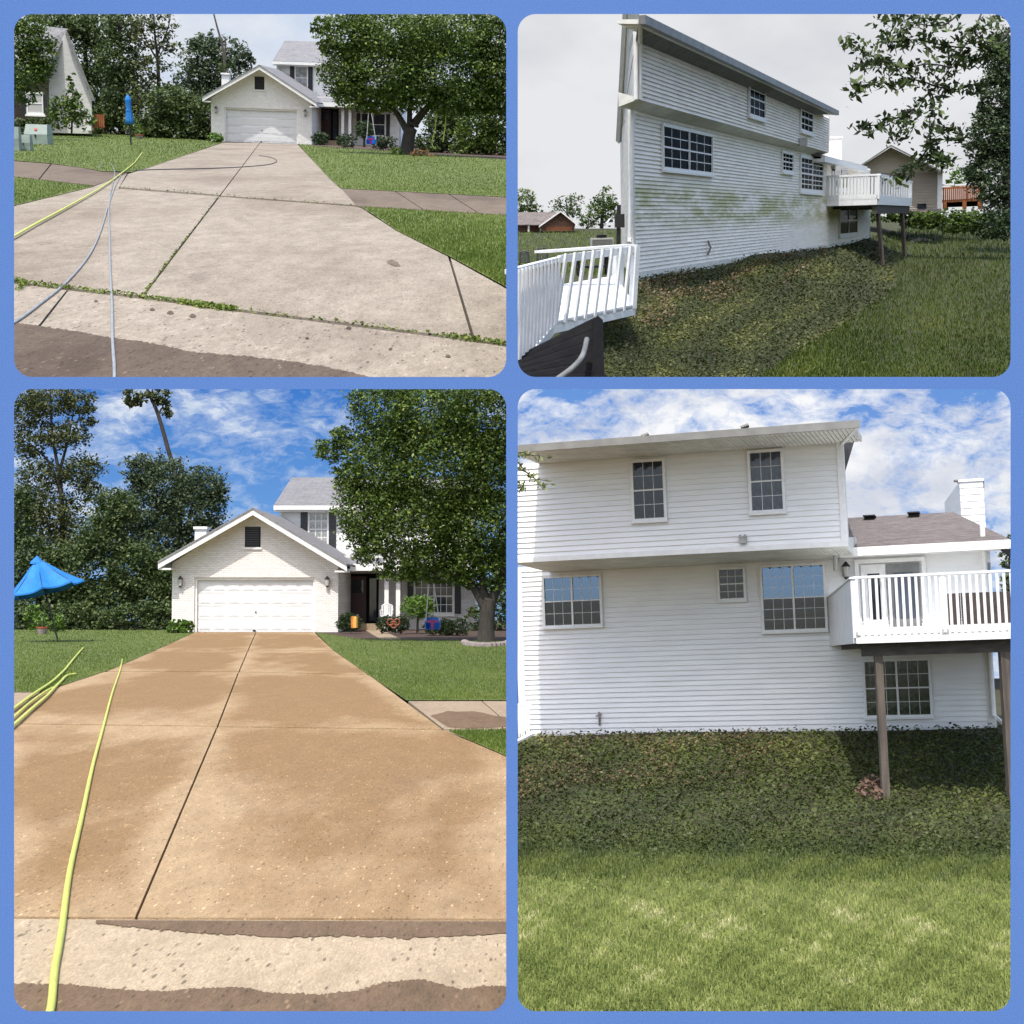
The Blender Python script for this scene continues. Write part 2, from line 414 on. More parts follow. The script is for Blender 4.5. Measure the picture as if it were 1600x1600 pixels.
def glass(name, tint=(0.010, 0.012, 0.015), rough=0.03, spec=0.45):
    m, t, p, tc = new_mat(name)
    c = t.ramp(t.noise(tc, 3.0, 4), [(0.35, tint), (0.7, [x * 2.2 for x in tint])])
    t.l.new(c, p.inputs['Base Color']); p.inputs['Roughness'].default_value = rough
    p.inputs['Specular IOR Level'].default_value = spec; p.inputs['IOR'].default_value = 1.5
    t.l.new(t.bump(t.noise(tc, 1.6, 2), 0.05, 0.05), p.inputs['Normal'])
    return m
m_glass = glass('window_glass')
m_glass_sky = glass('sky_mirroring_glass', (0.012, 0.016, 0.022), 0.02, 0.5); m_glass_sky.node_tree.nodes['Principled BSDF'].inputs['IOR'].default_value = 2.6; m_glass_sky.node_tree.nodes['Principled BSDF'].inputs['Specular Tint'].default_value = (0.45, 0.66, 1.0, 1.0)  # blue of the sky reflection is put into the specular tint
m_glass_tr = glass('tree_darkened_glass', (0.006, 0.007, 0.008), 0.06, 0.02); m_glass_tr.node_tree.nodes['Principled BSDF'].inputs['IOR'].default_value = 1.08  # dark tree reflections are put into the near-black colour
m_glass_pale = glass('net_curtained_glass', (0.20, 0.21, 0.21), 0.08, 0.6)
m_glass_dim = glass('slate_glass', (0.03, 0.035, 0.045), 0.05, 0.45)  # slightly lighter, bluer base than the plain window glass
m_glass_green = glass('basement_glass', (0.02, 0.03, 0.02), 0.08, 0.35)

def brick(name, c1, c2, mortar, sc, bump=0.6, plane='xz', msize=0.012):
    m, t, p, tc = new_mat(name)
    sep = t.new('ShaderNodeSeparateXYZ'); t.l.new(tc, sep.inputs[0])
    cb = t.new('ShaderNodeCombineXYZ'); t.l.new(sep.outputs[0 if plane == 'xz' else 1], cb.inputs[0]); t.l.new(sep.outputs[2], cb.inputs[1])
    b = t.new('ShaderNodeTexBrick'); t.l.new(cb.outputs[0], b.inputs['Vector'])
    b.inputs['Scale'].default_value = sc; b.inputs['Color1'].default_value = c4(c1); b.inputs['Color2'].default_value = c4(c2)
    b.inputs['Mortar'].default_value = c4(mortar); b.inputs['Mortar Size'].default_value = msize
    b.inputs['Brick Width'].default_value = 0.44; b.inputs['Row Height'].default_value = 0.16
    n = t.noise(tc, 9, 6, 0.7)
    c = t.mix(t.ramp(n, [(0.56, 0.0), (0.74, 0.5)]), b.outputs['Color'], [x * 0.45 for x in c2[:3]])
    t.l.new(c, p.inputs['Base Color']); p.inputs['Roughness'].default_value = 0.75
    h = t.mix(0.35, b.outputs['Fac'], t.noise(tc, 40, 3))
    inv = t.new('ShaderNodeInvert'); t.l.new(h, inv.inputs[1])
    t.l.new(t.bump(inv.outputs[0], bump, 0.03), p.inputs['Normal'])
    return m
m_brick_white = brick('white_painted_brick', (0.80, 0.79, 0.765), (0.69, 0.675, 0.645), (0.60, 0.585, 0.555), 2.1, 0.8, msize=0.016)
m_brick_red = brick('red_brick', (0.20, 0.085, 0.06), (0.145, 0.06, 0.045), (0.22, 0.18, 0.155), 1.0)
m_brick_brown = brick('brown_brick', (0.13, 0.085, 0.06), (0.09, 0.06, 0.045), (0.16, 0.14, 0.12), 1.0)

def shingle(name, c1, c2, c3, sc=1.2):
    m, t, p, tc = new_mat(name)
    b = t.new('ShaderNodeTexBrick'); t.l.new(tc, b.inputs['Vector']); b.inputs['Scale'].default_value = sc
    b.inputs['Color1'].default_value = c4(c1); b.inputs['Color2'].default_value = c4(c2); b.inputs['Mortar'].default_value = c4([x * 0.5 for x in c1])
    b.inputs['Mortar Size'].default_value = 0.012; b.inputs['Brick Width'].default_value = 0.5; b.inputs['Row Height'].default_value = 0.2
    c = t.mix(t.ramp(t.noise(tc, 4, 6, 0.7), [(0.4, 0.0), (0.7, 0.7)]), b.outputs['Color'], c3)
    t.l.new(c, p.inputs['Base Color']); p.inputs['Roughness'].default_value = 0.92
    t.l.new(t.bump(b.outputs['Fac'], 0.5, 0.02), p.inputs['Normal']); return m
m_roof_grey = shingle('grey_shingles', (0.21, 0.21, 0.22), (0.16, 0.16, 0.17), (0.27, 0.27, 0.28), 1.0)
m_roof_brown = shingle('brown_shingles', (0.165, 0.138, 0.128), (0.105, 0.088, 0.083), (0.24, 0.21, 0.198), 1.0)

def siding_mat(name, c1, c2, algae=0.0, acol=(0.30, 0.31, 0.14), dirt=(0.28, 0.27, 0.23), dirtamt=0.0, zlo=0.75, zhi=2.35):
    m, t, p, tc = new_mat(name)
    c = t.ramp(t.noise(t.map(tc, (1, 1, 6)), 1.2, 4), [(0.35, c1), (0.65, c2)])
    if dirtamt:
        f = t.ramp(t.noise(t.map(tc, (0.35, 0.35, 5)), 1.8, 8, 0.75), [(0.46, 0.0), (0.72, dirtamt)])
        c = t.mix(f, c, dirt)
    if algae:
        f = t.noise(t.map(tc, (0.20, 0.20, 1.5)), 1.2, 9, 0.76)
        f = t.ramp(f, [(0.42, 0.0), (0.56, algae)])
        sep = t.new('ShaderNodeSeparateXYZ'); t.l.new(tc, sep.inputs[0])
        mr = t.new('ShaderNodeMapRange'); mr.inputs[1].default_value = zlo; mr.inputs[2].default_value = zhi
        t.l.new(sep.outputs[2], mr.inputs[0])
        band = t.ramp(mr.outputs[0], [(0.0, 0.0), (0.35, 1.0), (0.7, 1.0), (1.0, 0.05)])
        c = t.mix(t.mix(1.0, f, band, 'MULTIPLY'), c, acol)
    t.l.new(c, p.inputs['Base Color']); p.inputs['Roughness'].default_value = 0.5; return m
m_siding = siding_mat('clean_white_siding', (0.84, 0.845, 0.84), (0.78, 0.785, 0.78))
m_siding_dirty = siding_mat('mildewed_white_siding', (0.93, 0.88, 0.79), (0.87, 0.82, 0.73), 0.95, (0.42, 0.41, 0.15), (0.50, 0.47, 0.40), 0.5)
m_siding_dirty2 = siding_mat('dusty_white_siding', (0.92, 0.86, 0.77), (0.84, 0.79, 0.70), 0.0, dirt=(0.46, 0.43, 0.36), dirtamt=0.65)
m_siding_beige = siding_mat('beige_siding', (0.52, 0.46, 0.385), (0.46, 0.405, 0.34))
m_siding_grey = siding_mat('pale_grey_siding', (0.62, 0.62, 0.61), (0.54, 0.54, 0.53))

f_tree = foliage('glossy_dark_leaf', (0.030, 0.058, 0.011), (0.095, 0.155, 0.026), (0.28, 0.34, 0.07))  # third tint raised to paint leaf highlights
f_back = foliage('wood_edge_leaf', (0.034, 0.060, 0.018), (0.084, 0.125, 0.038), (0.18, 0.22, 0.08))
f_locust = foliage('locust_leaf', (0.04, 0.055, 0.018), (0.095, 0.115, 0.038), (0.2, 0.2, 0.08))
f_hedge = foliage('clipped_hedge_leaf', (0.018, 0.034, 0.012), (0.040, 0.068, 0.022), (0.07, 0.105, 0.03))
f_bright = foliage('light_green_leaf', (0.06, 0.12, 0.02), (0.13, 0.23, 0.035), (0.22, 0.34, 0.06))
f_blue = foliage('blue_green_leaf', (0.034, 0.058, 0.024), (0.080, 0.115, 0.055), (0.17, 0.205, 0.11))
f_ivy = foliage('ground_ivy_leaf', (0.034, 0.048, 0.01), (0.082, 0.105, 0.024), (0.18, 0.19, 0.05))
f_ivy_dark = foliage('shaded_ground_cover_leaf', (0.024, 0.032, 0.008), (0.062, 0.076, 0.018), (0.15, 0.155, 0.038))  # darker leaf colour carries the dim overcast light
f_branch = foliage('dogwood_leaf', (0.030, 0.052, 0.016), (0.065, 0.10, 0.028), (0.12, 0.165, 0.045))
f_branch2 = foliage('pale_tip_leaf', (0.12, 0.16, 0.05), (0.24, 0.28, 0.10), (0.36, 0.37, 0.15))  # lighter yellow-green than the other branch leaves
f_dry = foliage('dry_leaf', (0.09, 0.06, 0.03), (0.16, 0.11, 0.055), (0.24, 0.18, 0.10))
f_grass = foliage('lawn_blade', (0.072, 0.118, 0.014), (0.145, 0.205, 0.032), (0.28, 0.29, 0.08), 0.6, 0.3)
f_grass_dry = foliage('sunny_lawn_blade', (0.13, 0.175, 0.034), (0.3, 0.345, 0.095), (0.66, 0.63, 0.34), 0.6, 0.35)  # palest tint paints the bright highlights of the blades
f_grass_dark = foliage('shady_lawn_blade', (0.034, 0.058, 0.005), (0.074, 0.112, 0.011), (0.145, 0.17, 0.026), 0.6, 0.3)  # overcast dimness put into a darker blade green
f_flower = foliage('flower_mix', (0.06, 0.10, 0.03), (0.28, 0.14, 0.08), (0.50, 0.28, 0.10))
m_lawn = basic('lawn_ground', (0.076, 0.118, 0.018), (0.125, 0.145, 0.04), 1.6, 0.95, 0.5, 30)
m_lawn_dry = basic('sunny_lawn_ground', (0.12, 0.145, 0.035), (0.19, 0.175, 0.07), 1.6, 0.95, 0.5, 30)
m_lawn_dark = basic('shady_lawn_ground', (0.028, 0.040, 0.008), (0.045, 0.045, 0.014), 1.2, 0.95, 0.5, 30)  # ground colour lowered to paint the same overcast dimness
m_ivy_ground = basic('ivy_bank_ground', (0.035, 0.042, 0.014), (0.06, 0.05, 0.022), 0.8, 0.95, 0.5, 30)

m_conc_bl = concrete('washed_tan_concrete', (0.455, 0.325, 0.188), (0.405, 0.282, 0.158), (0.318, 0.200, 0.097), 0.61, 62, 0.42, 0.55, light=1.9, edge=0.07, grit=0.26, drying=0.15)
m_kerb_bl = concrete('pale_kerb_aggregate', (0.50, 0.40, 0.275), (0.44, 0.35, 0.235), (0.44, 0.35, 0.235), 0.0, 48, 0.8, 0.42, light=1.25)
m_wet_bl = concrete('wet_kerb_aggregate', (0.20, 0.138, 0.086), (0.165, 0.112, 0.07), (0.165, 0.112, 0.07), 0.0, 60, 0.8, 0.6, light=1.7)
m_conc_tl = concrete('dirty_grey_concrete', (0.36, 0.315, 0.255), (0.30, 0.258, 0.205), (0.235, 0.19, 0.145), 0.43, 60, 0.35, 0.5, light=1.4, edge=0.1, grit=0.4)
m_kerb_tl = concrete('stained_kerb_aggregate', (0.37, 0.32, 0.26), (0.30, 0.26, 0.205), (0.25, 0.21, 0.165), 0.42, 42, 0.8, 0.4, light=1.4, edge=0.1, grit=0.35)
m_wet_tl = concrete('wet_dark_kerb', (0.135, 0.102, 0.077), (0.105, 0.08, 0.06), (0.09, 0.067, 0.05), 0.45, 50, 0.8, 0.5, light=1.9)
m_walk_tl = concrete('brown_stained_walk', (0.19, 0.152, 0.115), (0.15, 0.118, 0.09), (0.135, 0.105, 0.08), 0.45, 50, 0.5, 0.6)
m_walk_bl = concrete('pale_sidewalk', (0.40, 0.31, 0.215), (0.34, 0.265, 0.185), (0.30, 0.23, 0.16), 0.35, 50, 0.5, 0.6)

# ------------------------------------------------------------------ skies, one behind each plot
def sky_mat(name, stops, low, high, scale, stretch, seed, z0, z1, cl=(1, 1, 1), shade=(0.72, 0.74, 0.79)):
    m = bpy.data.materials.new(name); m.use_nodes = True; t = NT(m); t.n.remove(t.n['Principled BSDF'])
    tc = t.new('ShaderNodeTexCoord').outputs['Object']
    nm = t.new('ShaderNodeVectorMath', operation='NORMALIZE'); t.l.new(tc, nm.inputs[0])
    mp = t.new('ShaderNodeMapping'); mp.inputs['Scale'].default_value = stretch; mp.inputs['Location'].default_value = (seed, seed * 0.7, 0); mp.inputs['Rotation'].default_value = (0, 0.5, 0)
    t.l.new(nm.outputs[0], mp.inputs[0]); v = mp.outputs[0]
    wv = t.noise(v, scale * 0.5, 3)
    add = t.new('ShaderNodeVectorMath', operation='MULTIPLY_ADD'); add.inputs[1].default_value = (0.05, 0.05, 0.05)
    t.l.new(wv, add.inputs[0]); t.l.new(v, add.inputs[2])
    big = t.noise(v, scale * 0.22, 3); fine = t.noise(add.outputs[0], scale, 10, 0.68)
    f = t.mix(0.42, fine, big)
    cov = t.ramp(f, stops)
    sep = t.new('ShaderNodeSeparateXYZ'); t.l.new(nm.outputs[0], sep.inputs[0])
    mr = t.new('ShaderNodeMapRange'); mr.inputs[1].default_value = z0; mr.inputs[2].default_value = z1; t.l.new(sep.outputs[2], mr.inputs[0])
    base = t.mix(mr.outputs[0], low, high)
    clc = t.ramp(t.noise(v, scale * 0.6, 5), [(0.35, shade), (0.6, cl)])
    c = t.mix(cov, base, clc)
    e = t.new('ShaderNodeEmission'); t.l.new(c, e.inputs[0]); e.inputs[1].default_value = 2 ** -SC.view_settings.exposure
    t.l.new(e.outputs[0], t.n['Material Output'].inputs[0]); return m
def sky_sheet(P, R, x0, y0, x1, y1, mat, label):
    mb = MB(); nx, ny = 24, 16
    def pt(i, j):
        d = P.d(x0 + (x1 - x0) * i / nx, y0 + (y1 - y0) * j / ny).normalized(); return d * R
    for i in range(nx):
        for j in range(ny): mb.quad(pt(i, j), pt(i, j + 1), pt(i + 1, j + 1), pt(i + 1, j))
    me = mb.mesh('sky'); me.materials.append(mat); me.shade_smooth()
    o = bpy.data.objects.new('sky', me); COL.objects.link(o); tagset(o, label, 'sky', None, 'structure')
s_tl = sky_mat('hazy_white_sky', [(0.36, 0.15), (0.56, 1.0)], lin(196, 212, 234), lin(190, 208, 234), 14, (1, 1, 2.2), 3.1, 0.2, 0.33, lin(240, 243, 248), lin(222, 228, 238))
s_tr = sky_mat('overcast_sky', [(0.25, 0.5), (0.5, 1.0)], lin(232, 232, 234), lin(214, 216, 222), 9, (1, 1, 2.0), 9.3, 0.16, 0.33, lin(232, 233, 236), lin(206, 209, 216))
s_bl = sky_mat('blue_sky_thin_cloud', [(0.44, 0.0), (0.53, 0.35), (0.62, 0.92)], lin(116, 168, 228), lin(62, 122, 204), 44, (1, 1, 2.3), 1.4, -0.03, 0.085, lin(228, 236, 246), lin(190, 208, 232))
s_br = sky_mat('bright_broken_cloud_sky', [(0.42, 0.0), (0.48, 0.5), (0.56, 1.0)], lin(134, 174, 230), lin(104, 150, 220), 32, (1, 1, 1.8), 5.2, -0.03, 0.085, lin(250, 251, 253), lin(212, 217, 230))
sky_sheet(TL, 2600, -250, -300, 798, 300, s_tl, 'pale hazy white sky above the stained driveway, upper left view')
sky_sheet(TR, 420, 802, -300, 1850, 430, s_tr, 'flat grey overcast sky behind the mildewed house, upper right view')
sky_sheet(BL, 190, -250, 601, 798, 1000, s_bl, 'deep blue sky with thin wispy clouds above the tan driveway')
sky_sheet(BR, 140, 802, 601, 1850, 1150, s_br, 'blue sky almost covered by bright broken white clouds')

# ------------------------------------------------------------------ the blue wall with four rounded openings
def rounded(x0, y0, x1, y1, r, n=8):
    pts = []
    for cx, cy, a0 in ((x1 - r, y0 + r, -90), (x1 - r, y1 - r, 0), (x0 + r, y1 - r, 90), (x0 + r, y0 + r, 180)):
        for k in range(n + 1):
            a = math.radians(a0 + 90 * k / n); pts.append((cx + r * math.cos(a), cy + r * math.sin(a)))
    return pts
def blue_wall():
    import bmesh
    D, th = 3.8, 0.013
    bm = bmesh.new(); edges = []
    def w(p, y): return Vector(((p[0] - 800) / FOC * D, y, (800 - p[1]) / FOC * D))
    loops = [[(-350, -60), (1950, -60), (1950, 1750), (-350, 1750)]] + [rounded(*b, 28) for b in ((22, 22, 791, 589), (809, 22, 1579, 589), (22, 608, 791, 1580), (809, 608, 1579, 1580))]
    rings = []
    for lp in loops:
        vs = [bm.verts.new(w(p, D)) for p in lp]; rings.append(vs)
        for i in range(len(vs)): edges.append(bm.edges.new((vs[i], vs[(i + 1) % len(vs)])))
    bmesh.ops.triangle_fill(bm, use_beauty=True, use_dissolve=False, edges=edges)
    front = list(bm.faces)
    for k, vs in enumerate(rings):               # splayed edges give the board its thickness
        back = []
        c = sum((v.co for v in vs), Vector()) / len(vs)
        for v in vs:
            d = v.co - c; back.append(bm.verts.new(c + Vector((d.x, 0, d.z)) * (1.012 if k else 1.0) + Vector((0, th, 0))))
        for i in range(len(vs)):
            j = (i + 1) % len(vs); bm.faces.new((vs[i], vs[j], back[j], back[i]))
    me = bpy.data.meshes.new('blue_wall'); bm.to_mesh(me); bm.free()
    m, t, p, tc = new_mat('blue_rough_paint')
    v = tc
    c = t.ramp(t.noise(v, 1.0, 2), [(0.3, (0.088, 0.178, 0.43)), (0.7, (0.096, 0.19, 0.455))])
    c = t.mix(1.0, c, t.ramp(t.noise(v, 300, 2, 0.6), [(0.3, 0.86), (0.7, 1.1)]), 'MULTIPLY')
    t.l.new(c, p.inputs['Base Color']); p.inputs['Roughness'].default_value = 0.9; p.inputs['Specular IOR Level'].default_value = 0.1
    me.materials.append(m)
    o = bpy.data.objects.new('blue_wall', me); COL.objects.link(o)
    tagset(o, 'blue painted board wall with four rounded openings framing the four views', 'wall')
blue_wall()

# ------------------------------------------------------------------ ground of the two front plots
def sheet(P, name, px, dz, mat, label, kind='structure', cat='ground', sub=1):
    mb = MB(); mb.quad(*[P.g(x, y, dz) for x, y in px]); return solo(P, name, mb, mat, label, cat, None, kind)
def slab(T, px, mat, top=0.0, th=0.09, name='slab'):
    P = T.P; a = [P.g(x, y, top) for x, y in px]; c = sum(a, Vector()) / len(a)
    if mat.name != 'washed_tan_concrete':
        mb = MB(); mb.hexa([p - Vector((0, 0, th)) for p in a], a); return T.add(name, mb, mat)
    n = len(a); inn = [c + (p - c) * 0.66 for p in a]; mb = MB()
    mb.v = [Vector(p) for p in a] + inn + [p - Vector((0, 0, th)) for p in a]
    mb.f = [tuple(range(n, 2 * n))] + [(k, (k + 1) % n, n + (k + 1) % n, n + k) for k in range(n)] + [(2 * n + k, 2 * n + (k + 1) % n, (k + 1) % n, k) for k in range(n)]
    o = T.add(name, mb, mat); at = o.data.attributes.new('dry', 'FLOAT', 'POINT'); at.data.foreach_set('value', [1.0] * n + [0.0] * n + [1.0] * n); return o
def jag(pts, amp, n=22):
    out = []
    for i in range(len(pts) - 1):
        for k in range(n):
            t = k / n; out.append((pts[i][0] + (pts[i + 1][0] - pts[i][0]) * t + rnd.uniform(-amp, amp) * .4, pts[i][1] + (pts[i + 1][1] - pts[i][1]) * t + rnd.gauss(0, amp * .45)))
    return out + [pts[-1]]
def ground_base(P, px, mat, label):
    mb = MB(); mb.quad(*[P.g(x, y, -0.06) for x, y in px]); solo(P, 'ground', mb, mat, label, 'ground', None, 'structure')

# --- lower left: washed tan driveway
ground_base(BL, [(15, 970), (798, 970), (798, 1590), (15, 1590)], m_soil, 'dark soil under the washed tan driveway plot')
def struct_thing(P, name, label, base):
    T = Thing(P, name, label, name.replace('_', ' '), base); T.o['kind'] = 'structure'; return T
D = struct_thing(BL, 'driveway', 'wide tan washed concrete driveway with damp patches leading to the garage', BL.g(400, 1200))
cj = lambda y: np.interp(y, [988, 1017, 1050, 1137, 1436], [400, 387, 373, 339, 212])
le = lambda y: np.interp(y, [988, 1017, 1045, 1082, 1110], [304, 240, 175, 66, 14])
re = lambda y: np.interp(y, [988, 1017, 1057, 1097, 1140, 1182], [491, 522, 580, 636, 692, 792])
slab(D, [(le(988), 988), (cj(988) - .6, 988), (cj(1016) - .8, 1016.4), (le(1016), 1016.4)], m_conc_bl)
slab(D, [(cj(988) + .6, 988), (re(988), 988), (re(1016), 1016.4), (cj(1016) + .8, 1016.4)], m_conc_bl)
slab(D, [(le(1017), 1017.4), (cj(1017) - .8, 1017.4), (cj(1048) - 1, 1048.6), (le(1048), 1048.2)], m_conc_bl)
slab(D, [(cj(1017) + .8, 1017.4), (re(1017), 1017.4), (re(1053), 1053.6), (cj(1049) + 1, 1049)], m_conc_bl)
slab(D, [(le(1050), 1049.6), (cj(1050) - 1, 1050), (cj(1134) - 1.2, 1134), (14, 1130), (14, 1110), (66, 1082)], m_conc_bl)
slab(D, [(cj(1051) + 1, 1050.4), (re(1055), 1055), (re(1138), 1138.8), (cj(1134) + 1.2, 1134.6)], m_conc_bl)
slab(D, [(14, 1131.6), (cj(1136) - 1.2, 1135.6), (cj(1434) - 2.2, 1433.2), (14, 1431.8)], m_conc_bl)
slab(D, [(cj(1136) + 1.2, 1136.2), (re(1140), 1140.6), (797, 1184), (797, 1435.4), (cj(1434) + 2.2, 1433.2)], m_conc_bl)
K = struct_thing(BL, 'kerb', 'pale pebbly concrete kerb apron with wet bands at the driveway foot', BL.g(400, 1500))
slab(K, [(14, 1435.6), (cj(1434), 1437.0), (797, 1439.2), (797, 1592), (14, 1592)], m_kerb_bl, name='apron')
top = jag([(150, 1442), (240, 1452), (320, 1458), (430, 1464), (540, 1462), (640, 1466), (797, 1458)], 2.5)
K.add('wet_band', MB().quad(*([BL.g(x, y, 0.004) for x, y in [(797, 1439.6), (150, 1437.6)]] + [BL.g(x, y, 0.004) for x, y in top])), m_wet_bl)
low = jag([(14, 1536), (110, 1538), (180, 1545), (260, 1549), (300, 1544), (380, 1542), (430, 1552), (500, 1553), (560, 1547), (600, 1534), (660, 1530), (720, 1545), (760, 1540), (797, 1541)], 2.0)
K.add('wet_band', MB().quad(*([BL.g(x, y, 0.004) for x, y in low] + [BL.g(797, 1591, 0.004), BL.g(14, 1591, 0.004)])), m_wet_bl)
W = struct_thing(BL, 'sidewalk', 'pale concrete sidewalk crossing to the right of the tan driveway', BL.g(740, 1118))
slab(W, [(638, 1095.5), (752, 1095.5), (778, 1118), (785, 1139), (693.5, 1139)], m_walk_bl); slab(W, [(754, 1095.5), (797, 1095.5), (797, 1139), (787, 1139), (780, 1118)], m_walk_bl)
W.add('wet_patch', MB().quad(*[BL.g(x, y, 0.004) for x, y in jag([(672, 1118), (700, 1111), (740, 1112), (790, 1121), (796, 1136), (740, 1138), (700, 1136), (672, 1118)], 1, 3)[:-1]]), m_wet_bl)
W = struct_thing(BL, 'sidewalk', 'short stretch of pale sidewalk left of the tan driveway', BL.g(30, 1095))
slab(W, [(14, 1082), (64, 1082), (14, 1107)], m_walk_bl)
bl_lawn_l = [(14, 984), (305, 985), (302, 989), (240, 1017), (175, 1045), (66, 1081), (14, 1081)]
bl_lawn_r = [(493, 988), (560, 998), (798, 1002), (798, 1094), (635, 1094), (580, 1057), (522, 1017)]
bl_lawn_s = [(700, 1142), (798, 1141), (798, 1184)]
sheet(BL, 'lawn', bl_lawn_l, 0.01, m_lawn, 'mown lawn left of the tan driveway around the open umbrella')
sheet(BL, 'lawn', bl_lawn_r, 0.01, m_lawn, 'mown lawn right of the tan driveway below the big tree')
sheet(BL, 'lawn', bl_lawn_s, 0.01, m_lawn, 'small wedge of lawn between pale sidewalk and tan driveway')
sheet(BL, 'flower_bed', [(493, 985), (560, 975), (798, 975), (798, 1003), (560, 999), (495, 989)], -0.01, m_mulch, 'dark mulch bed along the front of the sunny house')
grass(BL, 'grass', 'short green grass blades on the sunny front lawns', [bl_lawn_l, bl_lawn_r, bl_lawn_s], 45000, 0.035, 0.008, f_grass, 1.8, tintf=lambda s: .45 + .22 * np.sin(s[:, 0] * .021 + 2 * np.sin(s[:, 1] * .05)) * np.cos(s[:, 1] * .11) + .3 * (RNG.random(len(s)) - .5))
PW = struct_thing(BL, 'front_walk', 'short tan concrete walk from the drive to the porch', BL.g(590, 990))
slab(PW, [(566, 982), (592, 982), (628, 999), (596, 999)], m_walk_bl, 0.012)

# --- upper left: stained driveway
ground_base(TL, [(15, 196), (798, 232), (798, 580), (15, 580)], m_soil, 'dark soil under the stained driveway plot')
D = struct_thing(TL, 'driveway', 'dirty grey concrete driveway with weedy joints before washing', TL.g(400, 330))
cj = lambda y: np.interp(y, [223, 306, 464], [406, 343, 222])
slab(D, [(350, 222.5), (cj(223) - .5, 223.5), (cj(304) - 1, 304.4), (187, 292.4), (200, 272), (232, 262)], m_conc_tl)
slab(D, [(cj(223) + .5, 223.5), (465, 225.5), (514, 278), (534, 295), (556, 320.6), (cj(305) + 1, 305.4)], m_conc_tl)
slab(D, [(148, 291), (166, 284), (199, 270.5), (185, 293), (178, 300), (182, 294.6), (cj(307) - 1.2, 307), (cj(462) - 1.6, 462), (105, 449.4), (14, 439), (14, 323)][0:1] + [(198, 271.5), (185, 294.8), (cj(307) - 1.2, 307), (cj(462) - 1.6, 462), (105, 449.4), (14, 439), (14, 325), (26, 321)], m_conc_tl)
slab(D, [(cj(307) + 1.2, 307.6), (558, 323), (566, 326), (620, 361), (700, 401), (737, 529), (370, 482.6), (cj(463) + 1.6, 463.4)], m_conc_tl)
slab(D, [(704, 403), (798, 455), (798, 538.6), (742.5, 530)], m_conc_tl)
D.add('oil_stain', MB().quad(*[TL.g(x, y, 0.004) for x, y in ((604, 408), (612, 405), (622, 410), (626, 416), (616, 416), (607, 412))]), m_walk_tl)
K = struct_thing(TL, 'kerb', 'stained pebbly kerb apron with dark wet gutter edge', TL.g(400, 540))
slab(K, [(14, 442.6), (104, 453.4), (62, 506), (14, 548)], m_kerb_tl, name='apron')
slab(K, [(107, 453.8), (222, 467), (370, 487), (740, 534), (798, 543), (798, 595), (14, 595), (14, 551), (65, 508)], m_kerb_tl, name='apron', th=0.006)
wl_ = jag([(14, 503), (55, 508), (110, 516), (175, 527), (240, 536), (300, 550), (380, 556), (460, 565), (510, 573), (565, 585), (590, 594)], 1.6)
for sx, sy, sw in ((238, 483, 4), (266, 488, 5), (301, 493, 5), (150, 470, 3), (545, 512, 4), (700, 556, 4), (480, 528, 3), (610, 545, 3)):
    K.add('stain', MB().quad(*[TL.g(sx + sw * math.cos(a) * (1 + .3 * math.sin(3 * a)), sy + sw * .6 * math.sin(a), 0.004) for a in [i * math.pi / 5 for i in range(10)]]), m_wet_tl)
K.add('wet_band', MB().quad(*([TL.g(x, y, 0.004) for x, y in wl_] + [TL.g(14, 594.5, 0.004)])), m_wet_tl)
W = struct_thing(TL, 'sidewalk', 'brown stained sidewalk running left from the dirty driveway', TL.g(100, 270))
slab(W, [(14, 251), (79, 256), (60, 280), (14, 275)], m_walk_tl); slab(W, [(81, 256.3), (131, 262.5), (157, 268), (200, 270), (165, 284), (147, 290), (62, 280.3)], m_walk_tl)
W = struct_thing(TL, 'sidewalk', 'brown stained sidewalk running right from the dirty driveway', TL.g(680, 312))
for a, b, c, d in ((532, 617, 557, 662), (618, 700, 663, 748), (701, 798, 749, 798)):
    ty = lambda x: 294.5 + (x - 532) * 0.051; by = lambda x: 322 + (x - 557) * 0.06
    slab(W, [(a + .6, ty(a)), (b - .4, ty(b)), (d - .4, by(d)), (c + .6, by(c))], m_walk_tl)
tl_l = [(14, 203), (145, 205), (349, 222), (231, 262), (205, 269), (157, 267), (131, 262), (79, 255), (14, 250)]
tl_ls = [(14, 276), (62, 281), (147, 291), (26, 320), (14, 323)]
tl_r = [(466, 225), (500, 229), (640, 238), (798, 250), (798, 308), (532, 294), (514, 278)]
tl_rs = [(566, 323.5), (798, 337), (798, 452), (702, 400), (620, 360)]
sheet(TL, 'lawn', tl_l, 0.01, m_lawn, 'green lawn left of the dirty driveway around the closed umbrella')
sheet(TL, 'lawn', tl_ls, 0.01, m_lawn, 'small lawn strip below the left stained sidewalk')
sheet(TL, 'lawn', tl_r, 0.01, m_lawn, 'green lawn right of the dirty driveway under the shade tree')
sheet(TL, 'lawn', tl_rs, 0.01, m_lawn, 'lawn verge below the right stained sidewalk')
sheet(TL, 'flower_bed', [(466, 224), (480, 219), (680, 226), (798, 238), (798, 251), (640, 239), (500, 230)], -0.01, m_mulch, 'dark mulch bed along the overcast house front')
grass(TL, 'grass', 'short green grass blades on the lawns by the dirty driveway', [tl_l, tl_ls, tl_r, tl_rs], 50000, 0.035, 0.008, f_grass, 1.8, tintf=lambda s: .45 + .22 * np.sin(s[:, 0] * .021 + 2 * np.sin(s[:, 1] * .05)) * np.cos(s[:, 1] * .11) + .3 * (RNG.random(len(s)) - .5))
